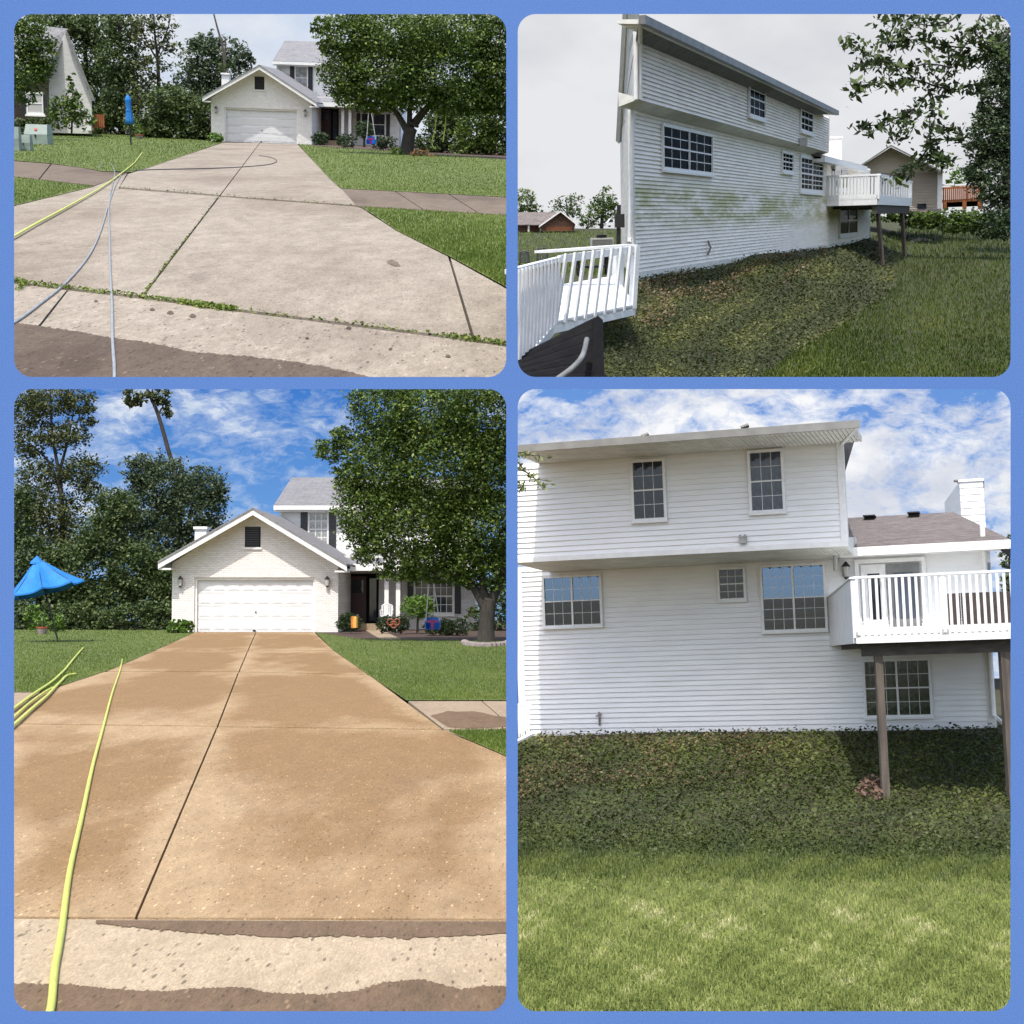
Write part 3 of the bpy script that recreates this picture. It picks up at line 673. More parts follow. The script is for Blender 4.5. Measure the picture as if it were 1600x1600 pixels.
def joint_weeds(P, lines, n, label):
    pos = []
    for ln, amp, w in lines:
        for _ in range(int(n * w)):
            k = rnd.random() * (len(ln) - 1); i = int(k); t = k - i
            pos.append(tuple(P.g(ln[i][0] + (ln[i + 1][0] - ln[i][0]) * t + rnd.gauss(0, amp), ln[i][1] + (ln[i + 1][1] - ln[i][1]) * t + rnd.gauss(0, amp * .7), 0.004)))
    pos = np.array(pos); pos[:, 2] += RNG.random(len(pos)) * 0.03
    me = cloud_mesh('joint_weeds', leaf_quads(pos, 0.034, 0.6), 4, RNG.random(len(pos)))
    solo(P, 'joint_weeds', me, f_grass, label, 'weeds', None, 'stuff')
joint_weeds(TL, [([(22, 441), (105, 451), (222, 465), (290, 474), (372, 486)], 1.3, 0.6), ([(280, 473), (320, 479), (370, 485)], 2.0, 0.5), ([(372, 486), (560, 509), (690, 525)], 0.7, 0.12), ([(690, 526), (740, 532), (796, 540)], 1.4, 0.25), ([(343, 306), (222, 464)], 0.6, 0.15), ([(187, 293), (343, 305), (556, 321)], 0.5, 0.2), ([(24, 440), (40, 444), (30, 452)], 3, 0.15)], 1100, 'green weeds sprouting along the dirty driveway joints')

# ------------------------------------------------------------------ windows
def window(T, F, t0, z0, t1, z1, off=0.0, units=1, cols=3, rows=2, gl=(None, None), cas=0.075, mat=None, panes=True, sill=True, bar=0.018, name='window', curtain=None):
    mat = mat or m_trim; w = MB(); O = off
    F.mbox(w, t0 - cas, z0 - cas, t0, z1 + cas, O, O + 0.07); F.mbox(w, t1, z0 - cas, t1 + cas, z1 + cas, O, O + 0.07)
    F.mbox(w, t0, z1, t1, z1 + cas, O, O + 0.068); F.mbox(w, t0, z0 - cas, t1, z0, O, O + 0.068)
    uw = (t1 - t0) / units; mull = cas * 0.75; zm = (z0 + z1) / 2; rail = cas * 0.5
    for k in range(1, units): F.mbox(w, t0 + k * uw - mull / 2, z0, t0 + k * uw + mull / 2, z1, O, O + 0.066)
    for k in range(units):
        a = t0 + k * uw + (mull / 2 if k else 0); b = t0 + (k + 1) * uw - (mull / 2 if k < units - 1 else 0)
        F.mbox(w, a, zm - rail / 2, b, zm + rail / 2, O, O + 0.055)
    W = T.add(name, w, mat)
    if sill: F.piece(T, 'sill', mat, t0 - cas * 1.3, z0 - cas * 1.7, t1 + cas * 1.3, z0 - cas, O, O + 0.12, W)
    for k in range(units):
        a = t0 + k * uw + (mull / 2 if k else 0); b = t0 + (k + 1) * uw - (mull / 2 if k < units - 1 else 0)
        for si, (za, zb) in enumerate(((z0, zm - rail / 2), (zm + rail / 2, z1))):
            g = gl[si] or m_glass
            if not panes: F.piece(T, 'pane', g, a, za, b, zb, O - 0.02, O + 0.026, W); continue
            for i in range(cols):
                for j in range(rows):
                    pa, pb = a + (b - a) * i / cols, a + (b - a) * (i + 1) / cols; qa, qb = za + (zb - za) * j / rows, za + (zb - za) * (j + 1) / rows
                    F.piece(T, 'pane', g, pa + bar * .4, qa + bar * .4, pb - bar * .4, qb - bar * .4, O - 0.02, O + 0.026, W)
            for i in range(1, cols): F.piece(T, 'muntin', mat, a + (b - a) * i / cols - bar / 2, za, a + (b - a) * i / cols + bar / 2, zb, O, O + 0.036, W)
            for j in range(1, rows): F.piece(T, 'muntin', mat, a, za + (zb - za) * j / rows - bar / 2, b, za + (zb - za) * j / rows + bar / 2, O, O + 0.033, W)
    return W
def lantern(T, c, s, mat=None, light=None, name='lantern'):
    c = Vector(c); mb = MB()
    mb.lathe(c, [(0.02 * s, 0.20 * s), (0.05 * s, 0.16 * s), (0.10 * s, 0.10 * s), (0.105 * s, 0.085 * s)], 8)
    mb.lathe(c, [(0.06 * s, -0.16 * s), (0.07 * s, -0.14 * s), (0.03 * s, -0.2 * s)], 8)
    mb.box(c + Vector((0, 0.14 * s, 0.0)), (0.10 * s, 0.03 * s, 0.24 * s)); mb.tube([c + Vector((0, 0.14 * s, 0.02 * s)), c + Vector((0, 0.05 * s, -0.02 * s)), c + Vector((0, 0, 0.1 * s))], 0.012 * s, 6)
    L = T.add(name, mb, mat or m_bronze)
    g = MB().lathe(c, [(0.085 * s, 0.085 * s), (0.06 * s, -0.14 * s)], 8); T.add('lantern_glass', g, m_curtain, L); return L

# ------------------------------------------------------------------ the white brick house seen from the front (both left views)
def front_house(P, base, label, fine):
    O = BL.g(397, 988); sh = Vector(base) - O
    T = Thing(P, 'brick_house', label, 'house', base)
    class SF(Fac):
        def pt(s, t, z, off=0.0): return Fac.pt(s, t, z, off) + sh
    F = SF(BL, O, (1, 0)); uv = F.uv; E = Vector
    tl, tr = uv(268, 988)[0], uv(528, 988)[0]; dl, dr = uv(303, 988)[0], uv(492, 988)[0]; dz = uv(303, 902)[1]
    ez = uv(268, 880)[1]; pk = uv(395, 799); wall = MB()
    def prism(mb, ring, a, b): mb.hexa([F.pt(t, z, a) for t, z in ring], [F.pt(t, z, b) for t, z in ring])
    prism(wall, [(tl, 0), (dl, 0), (dl, dz), (tl, dz)], -0.35, 0); prism(wall, [(dr, 0), (tr, 0), (tr, dz), (dr, dz)], -0.35, 0)
    prism(wall, [(tl, dz), (tr, dz), (tr, ez), (pk[0], pk[1]), (tl, ez)], -0.35, 0)
    T.add('wall', wall, m_brick_white)
    sw = MB(); prism(sw, [(tl + .01, 0), (tl + .25, 0), (tl + .25, ez), (tl + .01, ez)], -10, -0.36); T.add('side_wall', sw, m_brick_white); sw = MB(); prism(sw, [(tr - .25, 0), (tr - .01, 0), (tr - .01, ez), (tr - .25, ez)], -10, -0.36)
    T.add('side_wall', sw, m_brick_white)
    # door frame and sectional door
    fr = MB(); F.mbox(fr, dl - .001, 0, dl + .09, dz, -0.3, -0.1); F.mbox(fr, dr - .09, 0, dr + .001, dz, -0.3, -0.1); F.mbox(fr, dl + .09, dz - .11, dr - .09, dz, -0.3, -0.1)
    T.add('door_frame', fr, m_trim)
    gd = MB(); rows = 4; a0, a1, top = dl + .09, dr - .09, dz - .11
    for r in range(rows):
        F.mbox(gd, a0, top * r / rows + 0.006, a1, top * (r + 1) / rows - 0.006, -0.30, -0.24)
    G = T.add('garage_door', gd, m_gdoor)
    for r in range(rows):
        for c in range(8):
            wdt = (a1 - a0) / 8; x0 = a0 + c * wdt + wdt * .12; x1 = x0 + wdt * .76; y0 = top * r / rows + top / rows * .2; y1 = y0 + top / rows * .6
            F.piece(T, 'panel', m_gdoor, x0, y0, x1, y1, -0.245, -0.226, G)
            if fine: F.piece(T, 'panel_field', m_gdoor, x0 + .04, y0 + .04, x1 - .04, y1 - .04, -0.230, -0.218, G)
    F.piece(T, 'door_handle', m_metal, -0.09, 0.05, 0.03, 0.10, -0.24, -0.16, G); F.piece(T, 'lock', m_metal, 0.0, top * .37, 0.05, top * .40, -0.24, -0.19, G)
    # gable roof with deep rake
    ov = 0.85; P1 = uv(395, 793, ov); L1 = uv(247, 877, ov); R1 = uv(542, 881, ov); gr = MB(); so = MB(); fa = MB()
    for e in (L1, R1):
        ring = [(P1[0], P1[1]), (e[0], e[1]), (e[0], e[1] - .07), (P1[0], P1[1] - .07)]
        prism(gr, ring, -11, ov + .04)
        r2 = [(P1[0], P1[1] - .075), (e[0], e[1] - .075), (e[0], e[1] - .20), (P1[0], P1[1] - .20)]
        prism(so, r2, -0.34 if True else 0, ov - .06)
        r3 = [(P1[0], P1[1] - .072), (e[0], e[1] - .072), (e[0], e[1] - .30), (P1[0], P1[1] - .30)]
        prism(fa, r3, ov - .055, ov)
    for e, sgn in ((L1, 1), (R1, -1)):
        prism(fa, [(e[0], e[1] - .08), (e[0] + .12 * sgn, e[1] - .08), (e[0] + .12 * sgn, e[1] - .26), (e[0], e[1] - .26)], -10, ov - .06)
        prism(so, [(e[0], e[1] - .34), (e[0] + .5 * sgn, e[1] - .34), (e[0] + .5 * sgn, e[1] - .27), (e[0], e[1] - .27)], -0.3, ov - .06)
    RF = T.add('roof', gr, m_roof_grey); T.add('soffit', so, m_trim, RF); T.add('fascia', fa, m_trim, RF)
    v = F.rect(383, 823, 407, 855); vb = MB(); F.mbox(vb, *v, 0, 0.02); V = T.add('gable_vent', vb, m_black)
    for k in range(9):
        z = v[1] + (v[3] - v[1]) * (k + .1) / 9; F.piece(T, 'slat', m_shut, v[0] + .04, z, v[2] - .04, z + (v[3] - v[1]) / 14, .02, .055, V)
    F.piece(T, 'sill', m_trim, v[0] - .06, v[1] - .09, v[2] + .06, v[1] - .005, 0, .07, V)
    for x in (283, 512): lantern(T, F.pt(*uv(x, 909), 0.16) , 1.15)
    ch = uv(314, 838, -11); cb = MB(); F.mbox(cb, ch[0] - .28, 0.5, ch[0] + .28, uv(306, 827, -11)[1], -11.6, -10.9); F.mbox(cb, ch[0] - .33, uv(306, 827, -11)[1], ch[0] + .33, uv(306, 823, -11)[1], -11.7, -10.8); T.add('chimney', cb, m_siding)
    # porch front
    o1 = -5.0; wl0, wr0 = tr - .3, uv(742, 985, o1)[0]; wz = uv(600, 868, o1)[1]
    pw = MB(); F.mbox(pw, wl0, 0, wr0, wz, o1 - .3, o1); T.add('wall', pw, m_siding_grey)
    bk = MB(); b0 = uv(628, 985, o1)[0]; F.mbox(bk, b0, 0, wr0 + .02, wz - .3, o1 + .001, o1 + .1); T.add('wall', bk, m_brick_white, label='white painted brick wall under the front window')
    d = F.rect(546, 900, 572, 974, o1); db = MB(); F.mbox(db, d[0] - .12, d[1], d[2] + .55, d[3] + .1, o1, o1 + .03); T.add('door_surround', db, m_black)
    dm = MB(); F.mbox(dm, d[0], d[1] + .02, d[2], d[3], o1 + .03, o1 + .07); DD = T.add('door', dm, m_door_red); F.piece(T, 'door_handle', m_metal, d[2] - .1, d[1] + .9, d[2] - .05, d[1] + 1.05, o1 + .07, o1 + .12, DD)
    F.piece(T, 'door_window', m_glass, d[0] + .12, d[3] - .75, d[2] - .12, d[3] - .15, o1 + .065, o1 + .085, DD)
    F.piece(T, 'sidelight', m_glass_dim, d[2] + .15, d[1] + .1, d[2] + .45, d[3] - .1, o1 + .03, o1 + .05)
    st = MB(); F.mbox(st, d[0] - .4, 0, d[2] + .9, d[1] * .95 + .02, o1 + .02, o1 + 1.5); T.add('porch_step', st, m_walk_bl)
    r = F.rect(650, 906, 707, 957, o1); window(T, F, *r, off=o1 + .1, units=2, panes=fine, gl=(m_glass_dim, m_glass_dim), cas=.10, bar=.025)
    for a, b in ((637, 648), (709, 720)):
        q = F.rect(a, 905, b, 959, o1); sb = MB(); F.mbox(sb, *q, o1 + .1, o1 + .15); S = T.add('shutter', sb, m_shut)
        for k in range(11 if fine else 5):
            n = 11 if fine else 5; z = q[1] + .05 + (q[3] - q[1] - .1) * k / n; F.piece(T, 'slat', m_shut, q[0] + .04, z, q[2] - .04, z + (q[3] - q[1]) / n * .6, o1 + .15, o1 + .17, S)
    for x in (604, 622): c = uv(x, 978, -3.2); cm = MB(); F.mbox(cm, c[0] - .09, 0, c[0] + .09, wz, -3.29, -3.1); T.add('porch_post', cm, m_trim)
    pr = MB(); e0, e1 = uv(532, 880, -2.6), uv(748, 880, -2.6); hz = uv(600, 862, o1 - 3)[1]
    prism(pr, [(e0[0] - .5, 0), (e1[0], 0), (e1[0], .1), (e0[0] - .5, .1)], 0, 0.001) if False else None
    pr.hexa([F.pt(e0[0], e0[1] - .12, -2.6), F.pt(e1[0], e0[1] - .12, -2.6), F.pt(e1[0], hz - .12, -8), F.pt(e0[0], hz - .12, -8)], [F.pt(e0[0], e0[1], -2.6), F.pt(e1[0], e0[1], -2.6), F.pt(e1[0], hz, -8), F.pt(e0[0], hz, -8)])
    PR = T.add('porch_roof', pr, m_roof_grey); pf = MB(); F.mbox(pf, e0[0], e0[1] - .32, e1[0], e0[1] - .02, -2.68, -2.56); T.add('fascia', pf, m_trim, PR)
    # upper storey
    o2 = -8.0; u0, u1 = uv(437, 800, o2)[0], uv(742, 800, o2)[0]; uz = uv(437, 795, o2)[1]
    ub = MB(); F.mbox(ub, u0, 0, u1, uz, o2 - 5, o2 - .03); T.add('upper_wall', ub, m_siding)
    T.add('siding', F.siding(u0, 2.6, u1, uz, 0.2 if fine else 0.25, o2 - .03), m_siding, kind='stuff')
    e = uv(428, 789, o2 + .6); eR = u1 + .4; rz = uv(500, 746, o2 - 5)[1]; ro = MB()
    ro.hexa([F.pt(e[0], e[1] - .1, o2 + .6), F.pt(eR, e[1] - .1, o2 + .6), F.pt(eR, rz - .1, o2 - 5), F.pt(e[0], rz - .1, o2 - 5)], [F.pt(e[0], e[1], o2 + .6), F.pt(eR, e[1], o2 + .6), F.pt(eR, rz, o2 - 5), F.pt(e[0], rz, o2 - 5)])
    UR = T.add('upper_roof', ro, m_roof_grey); gu = MB(); F.mbox(gu, e[0], e[1] - .22, eR, e[1] - .03, o2 + .5, o2 + .68); T.add('gutter', gu, m_trim, UR)
    us = MB(); F.mbox(us, e[0], e[1] - .30, eR, e[1] - .225, o2, o2 + .5); T.add('soffit', us, m_trim, UR)
    dp = MB(); x = uv(441, 800, o2)[0]; dp.tube([F.pt(x, e[1] - .2, o2 + .5), F.pt(x, e[1] - .5, o2 + .1), F.pt(x, uz - 2.0, o2 + .08)], .06, 8); T.add('downspout', dp, m_trim)
    r = F.rect(484, 802, 511, 852, o2); window(T, F, *r, off=o2 - .01, units=1, panes=fine, gl=(m_glass_pale, m_glass_pale), cas=.09, bar=.03)
    for a, b in ((470, 481), (514, 525)):
        q = F.rect(a, 799, b, 856, o2); sb = MB(); F.mbox(sb, *q, o2, o2 + .06); T.add('shutter', sb, m_shut)
    return T
front_house(BL, BL.g(397, 988), 'sunlit white brick house with garage beside the blue sky, lower left view', True)
front_house(TL, TL.g(408, 223.3), 'white brick garage house at the end of the dirty driveway', False)

# ------------------------------------------------------------------ shrubs, pots and small things of the front gardens
def shrub(P, name, label, boxpx, Y, n, leafpx, mat, cat='shrub', group=None, stem=None, up=0.3):
    x0, y0, x1, y1 = boxpx; base = P.at((x0 + x1) / 2, y1, Y); T = Thing(P, name, label, cat, base, group); k = Y / FOC
    w, h = (x1 - x0) / 2, (y1 - y0) / 2; nb = max(1, round(w / h)); bl = []
    for i in range(nb):
        cx = x0 + (x1 - x0) * (i + .5) / nb; bl.append(px_blob(P, cx, (y0 + y1) / 2, w / nb * 1.08, Y, h * .95, w / nb))
    if nb > 1:
        for i in range(nb - 1): bl.append(px_blob(P, x0 + (x1 - x0) * (i + 1) / nb, (y0 + y1) / 2, w / nb * .9, Y, h * .93))
    pos, q, ti = crown(P, bl, n, leafpx * k, up, spread=0.13, clump=8)
    T.add('foliage', cloud_mesh('foliage', q - np.array(tuple(base)), 4, ti), mat)
    if stem:
        T.add('stem', MB().tube([P.at(stem[0], stem[1], Y), P.at(stem[2], stem[3], Y)], [2.2 * k, 1.6 * k], 7), m_bark)
    return T
YB = 64.0
shrub(BL, 'hedge', 'small clipped box hedge beside the garage behind the orange flag', (527, 958, 563, 988), 60.5, 2600, 3.2, f_hedge, 'hedge')
shrub(BL, 'hedge', 'clipped hedge left of the round topiary, orange ornament in front', (588, 960, 638, 990), 60.0, 3000, 3.2, f_hedge, 'hedge')
shrub(BL, 'hedge', 'longest clipped hedge behind the blue swing under the window', (662, 964, 731, 996), 58.0, 3600, 3.2, f_hedge, 'hedge')
shrub(BL, 'topiary', 'round topiary bush on a stem before the sunny front window', (628, 928, 678, 968), 60.5, 2600, 3.6, f_bright, 'topiary', stem=(652, 992, 653, 962))
shrub(BL, 'fern_bush', 'bright green fern bush at the left corner of the sunlit garage', (262, 968, 302, 992), 61.0, 1700, 5.0, f_bright, 'bush')
shrub(BL, 'weedy_plant', 'light green weed clump behind the flower pot by the umbrella', (40, 945, 62, 985), 63, 260, 7, f_bright, 'plant')
shrub(BL, 'weedy_plant', 'leafy light green plant right of the flower pot by the umbrella', (76, 958, 100, 990), 63, 260, 7, f_bright, 'plant')
shrub(TL, 'hedge', 'small box hedge beside the garage in the overcast view', (487, 206, 512, 226), 97, 1100, 2.8, f_hedge, 'hedge')
shrub(TL, 'hedge', 'middle box hedge between porch steps and topiary, overcast view', (527, 209, 557, 231), 94, 1200, 2.8, f_hedge, 'hedge')
shrub(TL, 'hedge', 'long box hedge behind the purple and blue swing, overcast view', (580, 212, 621, 235), 90, 1500, 2.8, f_hedge, 'hedge')
shrub(TL, 'topiary', 'round topiary before the window of the overcast house', (553, 190, 585, 216), 94, 1400, 3.2, f_hedge, 'topiary', stem=(569, 230, 569, 212))
shrub(TL, 'fern_bush', 'green fern bush at the garage corner beside the dirty driveway', (326, 208, 348, 223), 100, 800, 3.4, f_bright, 'bush')

def flower_pot(P, px, py, w, h, label):
    b = P.g(px, py); k = b.y / FOC * w; T = Thing(P, 'flower_pot', label, 'pot', b); hh = b.y / FOC * h
    T.add('pot', MB().lathe(b, [(0, 0), (.36 * k, 0), (.46 * k, hh * .55), (.5 * k, hh), (.5 * k, hh * 1.05), (.43 * k, hh * 1.05), (.40 * k, hh * .85), (0, hh * .85)], 16), m_pot, smooth=False)
    T.add('rim', MB().lathe(b, [(.5 * k, hh * .8), (.54 * k, hh * .85), (.54 * k, hh * 1.07), (.48 * k, hh * 1.07)], 16), m_orange2)
    T.add('plant_stem', MB().tube([b + Vector((0, 0, hh * .8)), b + Vector((-.05 * k, 0, hh * 2.6))], .02, 6), m_bark)
    pos = np.array([tuple(b + Vector((rnd.gauss(-.1, .3) * k, rnd.gauss(0, .2) * k, hh * rnd.uniform(1.1, 3.2)))) for _ in range(90)])
    T.add('leaves', cloud_mesh('leaves', leaf_quads(pos - np.array(tuple(b)), .28 * k), 4, RNG.random(len(pos))), f_bright)
flower_pot(BL, 66, 991, 18, 11, 'stone flower pot on the grass behind the open blue umbrella')
flower_pot(TL, 218, 217.5, 12, 7, 'flower pot on the lawn right of the closed blue umbrella')

def umbrella_open():
    b = BL.g(91, 1004); Y = b.y; k = Y / FOC; T = Thing(BL, 'patio_umbrella', 'open blue canvas patio umbrella standing tilted on the lawn', 'umbrella', b)
    ap = BL.at(58, 872, Y); c = BL.at(69, 917, Y); R = 61 * k; rim = []; mid = []
    ax = (ap - c).normalized(); sx = Vector((1, 0, 0)); sx = (sx - ax * sx.dot(ax)).normalized(); sy = ax.cross(sx)
    for i in range(8):
        a = 2 * math.pi * (i + .3) / 8; rim.append(c + (sx * math.cos(a) + sy * math.sin(a)) * R - ax * (4 * k))
    top = [ap + (r - ap) * .16 for r in rim]
    for i in range(8):
        j = (i + 1) % 8; mb = MB(); ns = 6; rows = []
        for u in range(ns + 1):
            row = []
            for v in range(7):
                t = u / ns; w = v / 6; p = (top[i] * (1 - w) + top[j] * w) * (1 - t) + (rim[i] * (1 - w) + rim[j] * w) * t
                sag = math.sin(math.pi * w) * t; p = p - ax * (sag * 3.2 * k) + (c - p).normalized() * (sag * 6.5 * k) - ax * (math.sin(math.pi * t) * 2.2 * k)
                row.append(p)
            rows.append(row)
        for u in range(ns):
            for v in range(6): mb.quad(rows[u][v], rows[u][v + 1], rows[u + 1][v + 1], rows[u + 1][v])
        for v in range(6): mb.quad(rows[ns][v], rows[ns][v + 1], rows[ns][v + 1] - ax * (2.5 * k), rows[ns][v] - ax * (2.5 * k))
        o = T.add('canopy_panel', mb, m_umb, smooth=True)
        T.add('rib', MB().tube([ap - ax * (4 * k), rim[i] - ax * (1.0 * k)], .012, 6), m_metal)
    T.add('vent_cap', MB().lathe(ap, [(0.02, .07), (10.5 * k, -6 * k), (11.5 * k, -9 * k)], 8), m_umb)
    T.add('pole', MB().tube([ap + (b - ap) * .05, c - ax * (5 * k), b], .028, 8), m_metal)
umbrella_open()
def umbrella_closed():
    b = TL.g(205, 228); Y = b.y; k = Y / FOC; T = Thing(TL, 'patio_umbrella', 'closed blue patio umbrella on a dark pole in the lawn', 'umbrella', b)
    tp = TL.at(199.5, 147, Y); n = 24; mb = MB(); prof = [(0.3, 0), (2.0, 3), (4.6, 8), (4.2, 10), (3.4, 20), (4.2, 28), (5.2, 38), (5.6, 43), (3.4, 44)]; base = len(mb.v)
    ax = (b - tp).normalized()
    for r, z in prof:
        for j in range(n):
            a = 2 * math.pi * j / n; rr = r * k * (1 + .22 * math.cos(8 * a)); mb.v.append(tp + ax * (z * k) + Vector((math.cos(a) * rr, math.sin(a) * rr, 0)))
    for i in range(len(prof) - 1):
        for j in range(n): q = (j + 1) % n; mb.f.append((i * n + j, i * n + q, (i + 1) * n + q, (i + 1) * n + j))
    T.add('canopy', mb, m_umb, smooth=True)
    T.add('pole', MB().tube([tp + ax * (10 * k), b], .035, 8), m_metal)
    T.add('tie_strap', MB().lathe(tp + ax * (24 * k), [(4.3 * k, -1.2 * k), (4.6 * k, 0), (4.3 * k, 1.2 * k)], 16), m_umb)
umbrella_closed()

def hose(P, name, px, r, mat, label, dz=0.02, cat='hose'):
    pts = catmull([P.g(x, y, dz + r) for x, y in px], 10); pts = [p + Vector((.003 * math.sin(i * .4) + .004 * math.sin(i * .17 + 1), 0, 0)) * min(1, r / .015) for i, p in enumerate(pts)]; solo(P, name, MB().tube(pts, r, 8), mat, label, cat, smooth=True)
hose(BL, 'garden_hose', [(74, 1590), (84, 1530), (97, 1450), (116, 1330), (139, 1220), (160, 1140), (177, 1080), (188, 1045), (191, 1030)], 0.0165, m_hose_y, 'yellow green garden hose lying straight up the tan driveway', 0.0)
hose(BL, 'garden_hose', [(14, 1112), (50, 1086), (80, 1066), (96, 1052), (112, 1033), (130, 1012)], 0.022, m_hose_y, 'upper yellow hose curving from the lawn to the left edge', 0.02)
hose(BL, 'garden_hose', [(14, 1138), (45, 1112), (75, 1086), (92, 1068), (104, 1056), (118, 1053)], 0.022, m_hose_y, 'lower yellow hose bending across the left sidewalk', 0.02)
hose(BL, 'garden_hose', [(14, 1126), (40, 1104), (66, 1084), (84, 1074)], 0.018, m_hose_y, 'short middle yellow hose strand at the left sidewalk', 0.02)
hose(TL, 'pressure_hose', [(178, 594), (176.5, 540), (175, 470), (172, 400), (170, 340), (172, 305), (178, 282), (179, 268), (175, 258), (168, 254), (158, 257), (154, 264)], 0.0105, m_hose_g, 'grey hose running straight down the dirty driveway from a loop', 0.0)
hose(TL, 'pressure_hose', [(14, 509), (60, 477), (105, 440), (140, 398), (160, 352), (170, 318), (181, 290), (190, 272)], 0.0105, m_hose_g, 'grey hose curving to the left edge of the dirty driveway', 0.0)
hose(TL, 'garden_hose', [(14, 373), (50, 353), (100, 326), (150, 298), (185, 274), (208, 256), (216, 247), (222, 238)], 0.016, m_hose_y, 'yellow hose crossing lawn, sidewalk and drive corner', 0.02)
hose(TL, 'cord', [(178, 268), (240, 265), (330, 263), (390, 260), (424, 256), (432, 251), (424, 246), (405, 243)], 0.014, m_hose_k, 'thin dark cord looping across the upper dirty driveway', 0.0, 'cord')

def cabinet(P, x0, y0, x1, y1, label, sticker=False, slant=.25):
    a, b = P.g(x0, y1), P.g(x1, y1); Y = (a.y + b.y) / 2; k = Y / FOC; w = (x1 - x0) * k; h = (y1 - y0) * k; c = (a + b) / 2; c.y = Y; dp = w * .8
    T = Thing(P, 'utility_cabinet', label, 'utility box', c); m = MB()
    xs = [-w / 2, w / 2]; ring0 = [c + Vector((x, y, 0)) for x, y in ((-w / 2, 0), (w / 2, 0), (w / 2, dp), (-w / 2, dp))]
    i = w * .06; ring1 = [c + Vector((x, y, h * .5)) for x, y in ((-w / 2 + i / 2, .01), (w / 2 - i / 2, .01), (w / 2 - i / 2, dp), (-w / 2 + i / 2, dp))]
    ring2 = [c + Vector((x, y, h)) for x, y in ((-w / 2 + i, dp * slant), (w / 2 - i, dp * slant), (w / 2 - i, dp - i), (-w / 2 + i, dp - i))]
    m.hexa(ring0, ring1); T.add('body', m, m_box); T.add('lid', MB().hexa([p + (p - c) * .012 for p in ring1], ring2), m_box)
    T.box('hasp', m_metal, c + Vector((0, -.02, h * .45)), (w * .06, .05, h * .12))
    if sticker: T.box('warning_sticker', m_red, c + Vector((0, dp * slant * .35, h * .76)), (w * .12, .02, h * .09), rx=-.4)
cabinet(TL, 37, 196, 74, 226, 'big grey green utility cabinet with red sticker on the lawn', True)
cabinet(TL, 27, 212, 47, 236, 'small grey green utility pedestal before the big cabinet')
cabinet(TL, 12, 200, 30, 236, 'grey green utility pedestal cut by the left edge')

def swing(P, cx, cy, w, topy, Y, label, c2):
    k = Y / FOC; b = P.at(cx, cy + w * .45, Y); T = Thing(P, 'toddler_swing', label, 'swing', b); c = P.at(cx, cy, Y); r = w * .5 * k
    m = MB(); n = 14
    for i in range(n):
        a0, a1 = math.pi * (-0.15 + 1.3 * i / n), math.pi * (-0.15 + 1.3 * (i + 1) / n)
        for z0, z1, q in ((-.8, .35, 1.0),): m.hexa([c + Vector((math.cos(a) * r * f, math.sin(a) * r * f, z0 * r)) for a, f in ((a0, 1), (a1, 1), (a1, .86), (a0, .86))], [c + Vector((math.cos(a) * r * f * 1.06, math.sin(a) * r * f, z1 * r + .45 * r * math.sin(a))) for a, f in ((a0, 1), (a1, 1), (a1, .86), (a0, .86))])
    T.add('seat', m.lathe(c + Vector((0, 0, -.8 * r)), [(0.01, 0), (.95 * r, .02 * r), (.98 * r, .1 * r), (0.01, .1 * r)], 14), m_bfly)
    T.add('guard', MB().box(c + Vector((0, -r * .9, -.1 * r)), (.34 * r, .16 * r, 1.2 * r)).box(c + Vector((0, -r * .95, .25 * r)), (1.5 * r, .2 * r, .3 * r)), c2)
    for s in (-1, 1): T.add('rope', MB().tube([c + Vector((s * r * .9, 0, .2 * r)), P.at(cx + s * w * .12 - 2, topy, Y)], .018, 6), m_chair)
swing(BL, 676, 974, 24, 905, 53, 'blue toddler swing with red guard hanging below the sunny tree', m_bfly2)
swing(TL, 580, 219, 15, 172, 84, 'blue toddler swing with purple guard below the overcast tree', m_bfly2)
T = Thing(TL, 'rope_swing', 'two pale ropes of a swing hanging before the right bushes', 'swing', TL.at(678, 231, 80))
for a in ([(682, 175), (680, 200), (675, 222), (678, 231), (681, 229)], [(697, 172), (696, 195), (692, 222)]): T.add('rope', MB().tube(catmull([TL.at(x, y, 80) for x, y in a], 5), .03, 6), m_hose_y)
# garden flag, orange ornament and porch chair
b = BL.at(548, 990, 58); k = 58 / FOC; T = Thing(BL, 'garden_flag', 'small orange garden flag on a stake by the garage hedge', 'flag', b)
T.add('stake', MB().tube([BL.at(548, 990, 58), BL.at(548, 961, 58), BL.at(560, 961, 58)], .012, 6), m_metal)
fl = MB(); g0 = [[BL.at(548.5 + 11 * i / 4, 963 + 18 * j / 4, 58 + .12 * math.sin(i * 1.7)) for i in range(5)] for j in range(5)]
for i in range(4):
    for j in range(4): fl.hexa([g0[j][i], g0[j][i + 1], g0[j + 1][i + 1], g0[j + 1][i]], [p + Vector((0, .006, 0)) for p in (g0[j][i], g0[j][i + 1], g0[j + 1][i + 1], g0[j + 1][i])])
T.add('cloth', fl, m_orange)
b = BL.at(615, 988, 57.5); k = 57.5 / FOC; T = Thing(BL, 'garden_ornament', 'orange red ring ornament standing before the middle hedge', 'ornament', b)
T.add('stake', MB().tube([b, BL.at(615, 974, 57.5)], .012, 6), m_metal)
for q in range(3):
    c = BL.at(610 + 5 * q, 972 + (q % 2) * 4, 57.5); T.add('ring', MB().tube([c + Vector((math.cos(a) * 5 * k, 0, math.sin(a) * 5 * k)) for a in [2 * math.pi * i / 12 for i in range(13)]], 1.1 * k, 6, False), m_orange2)
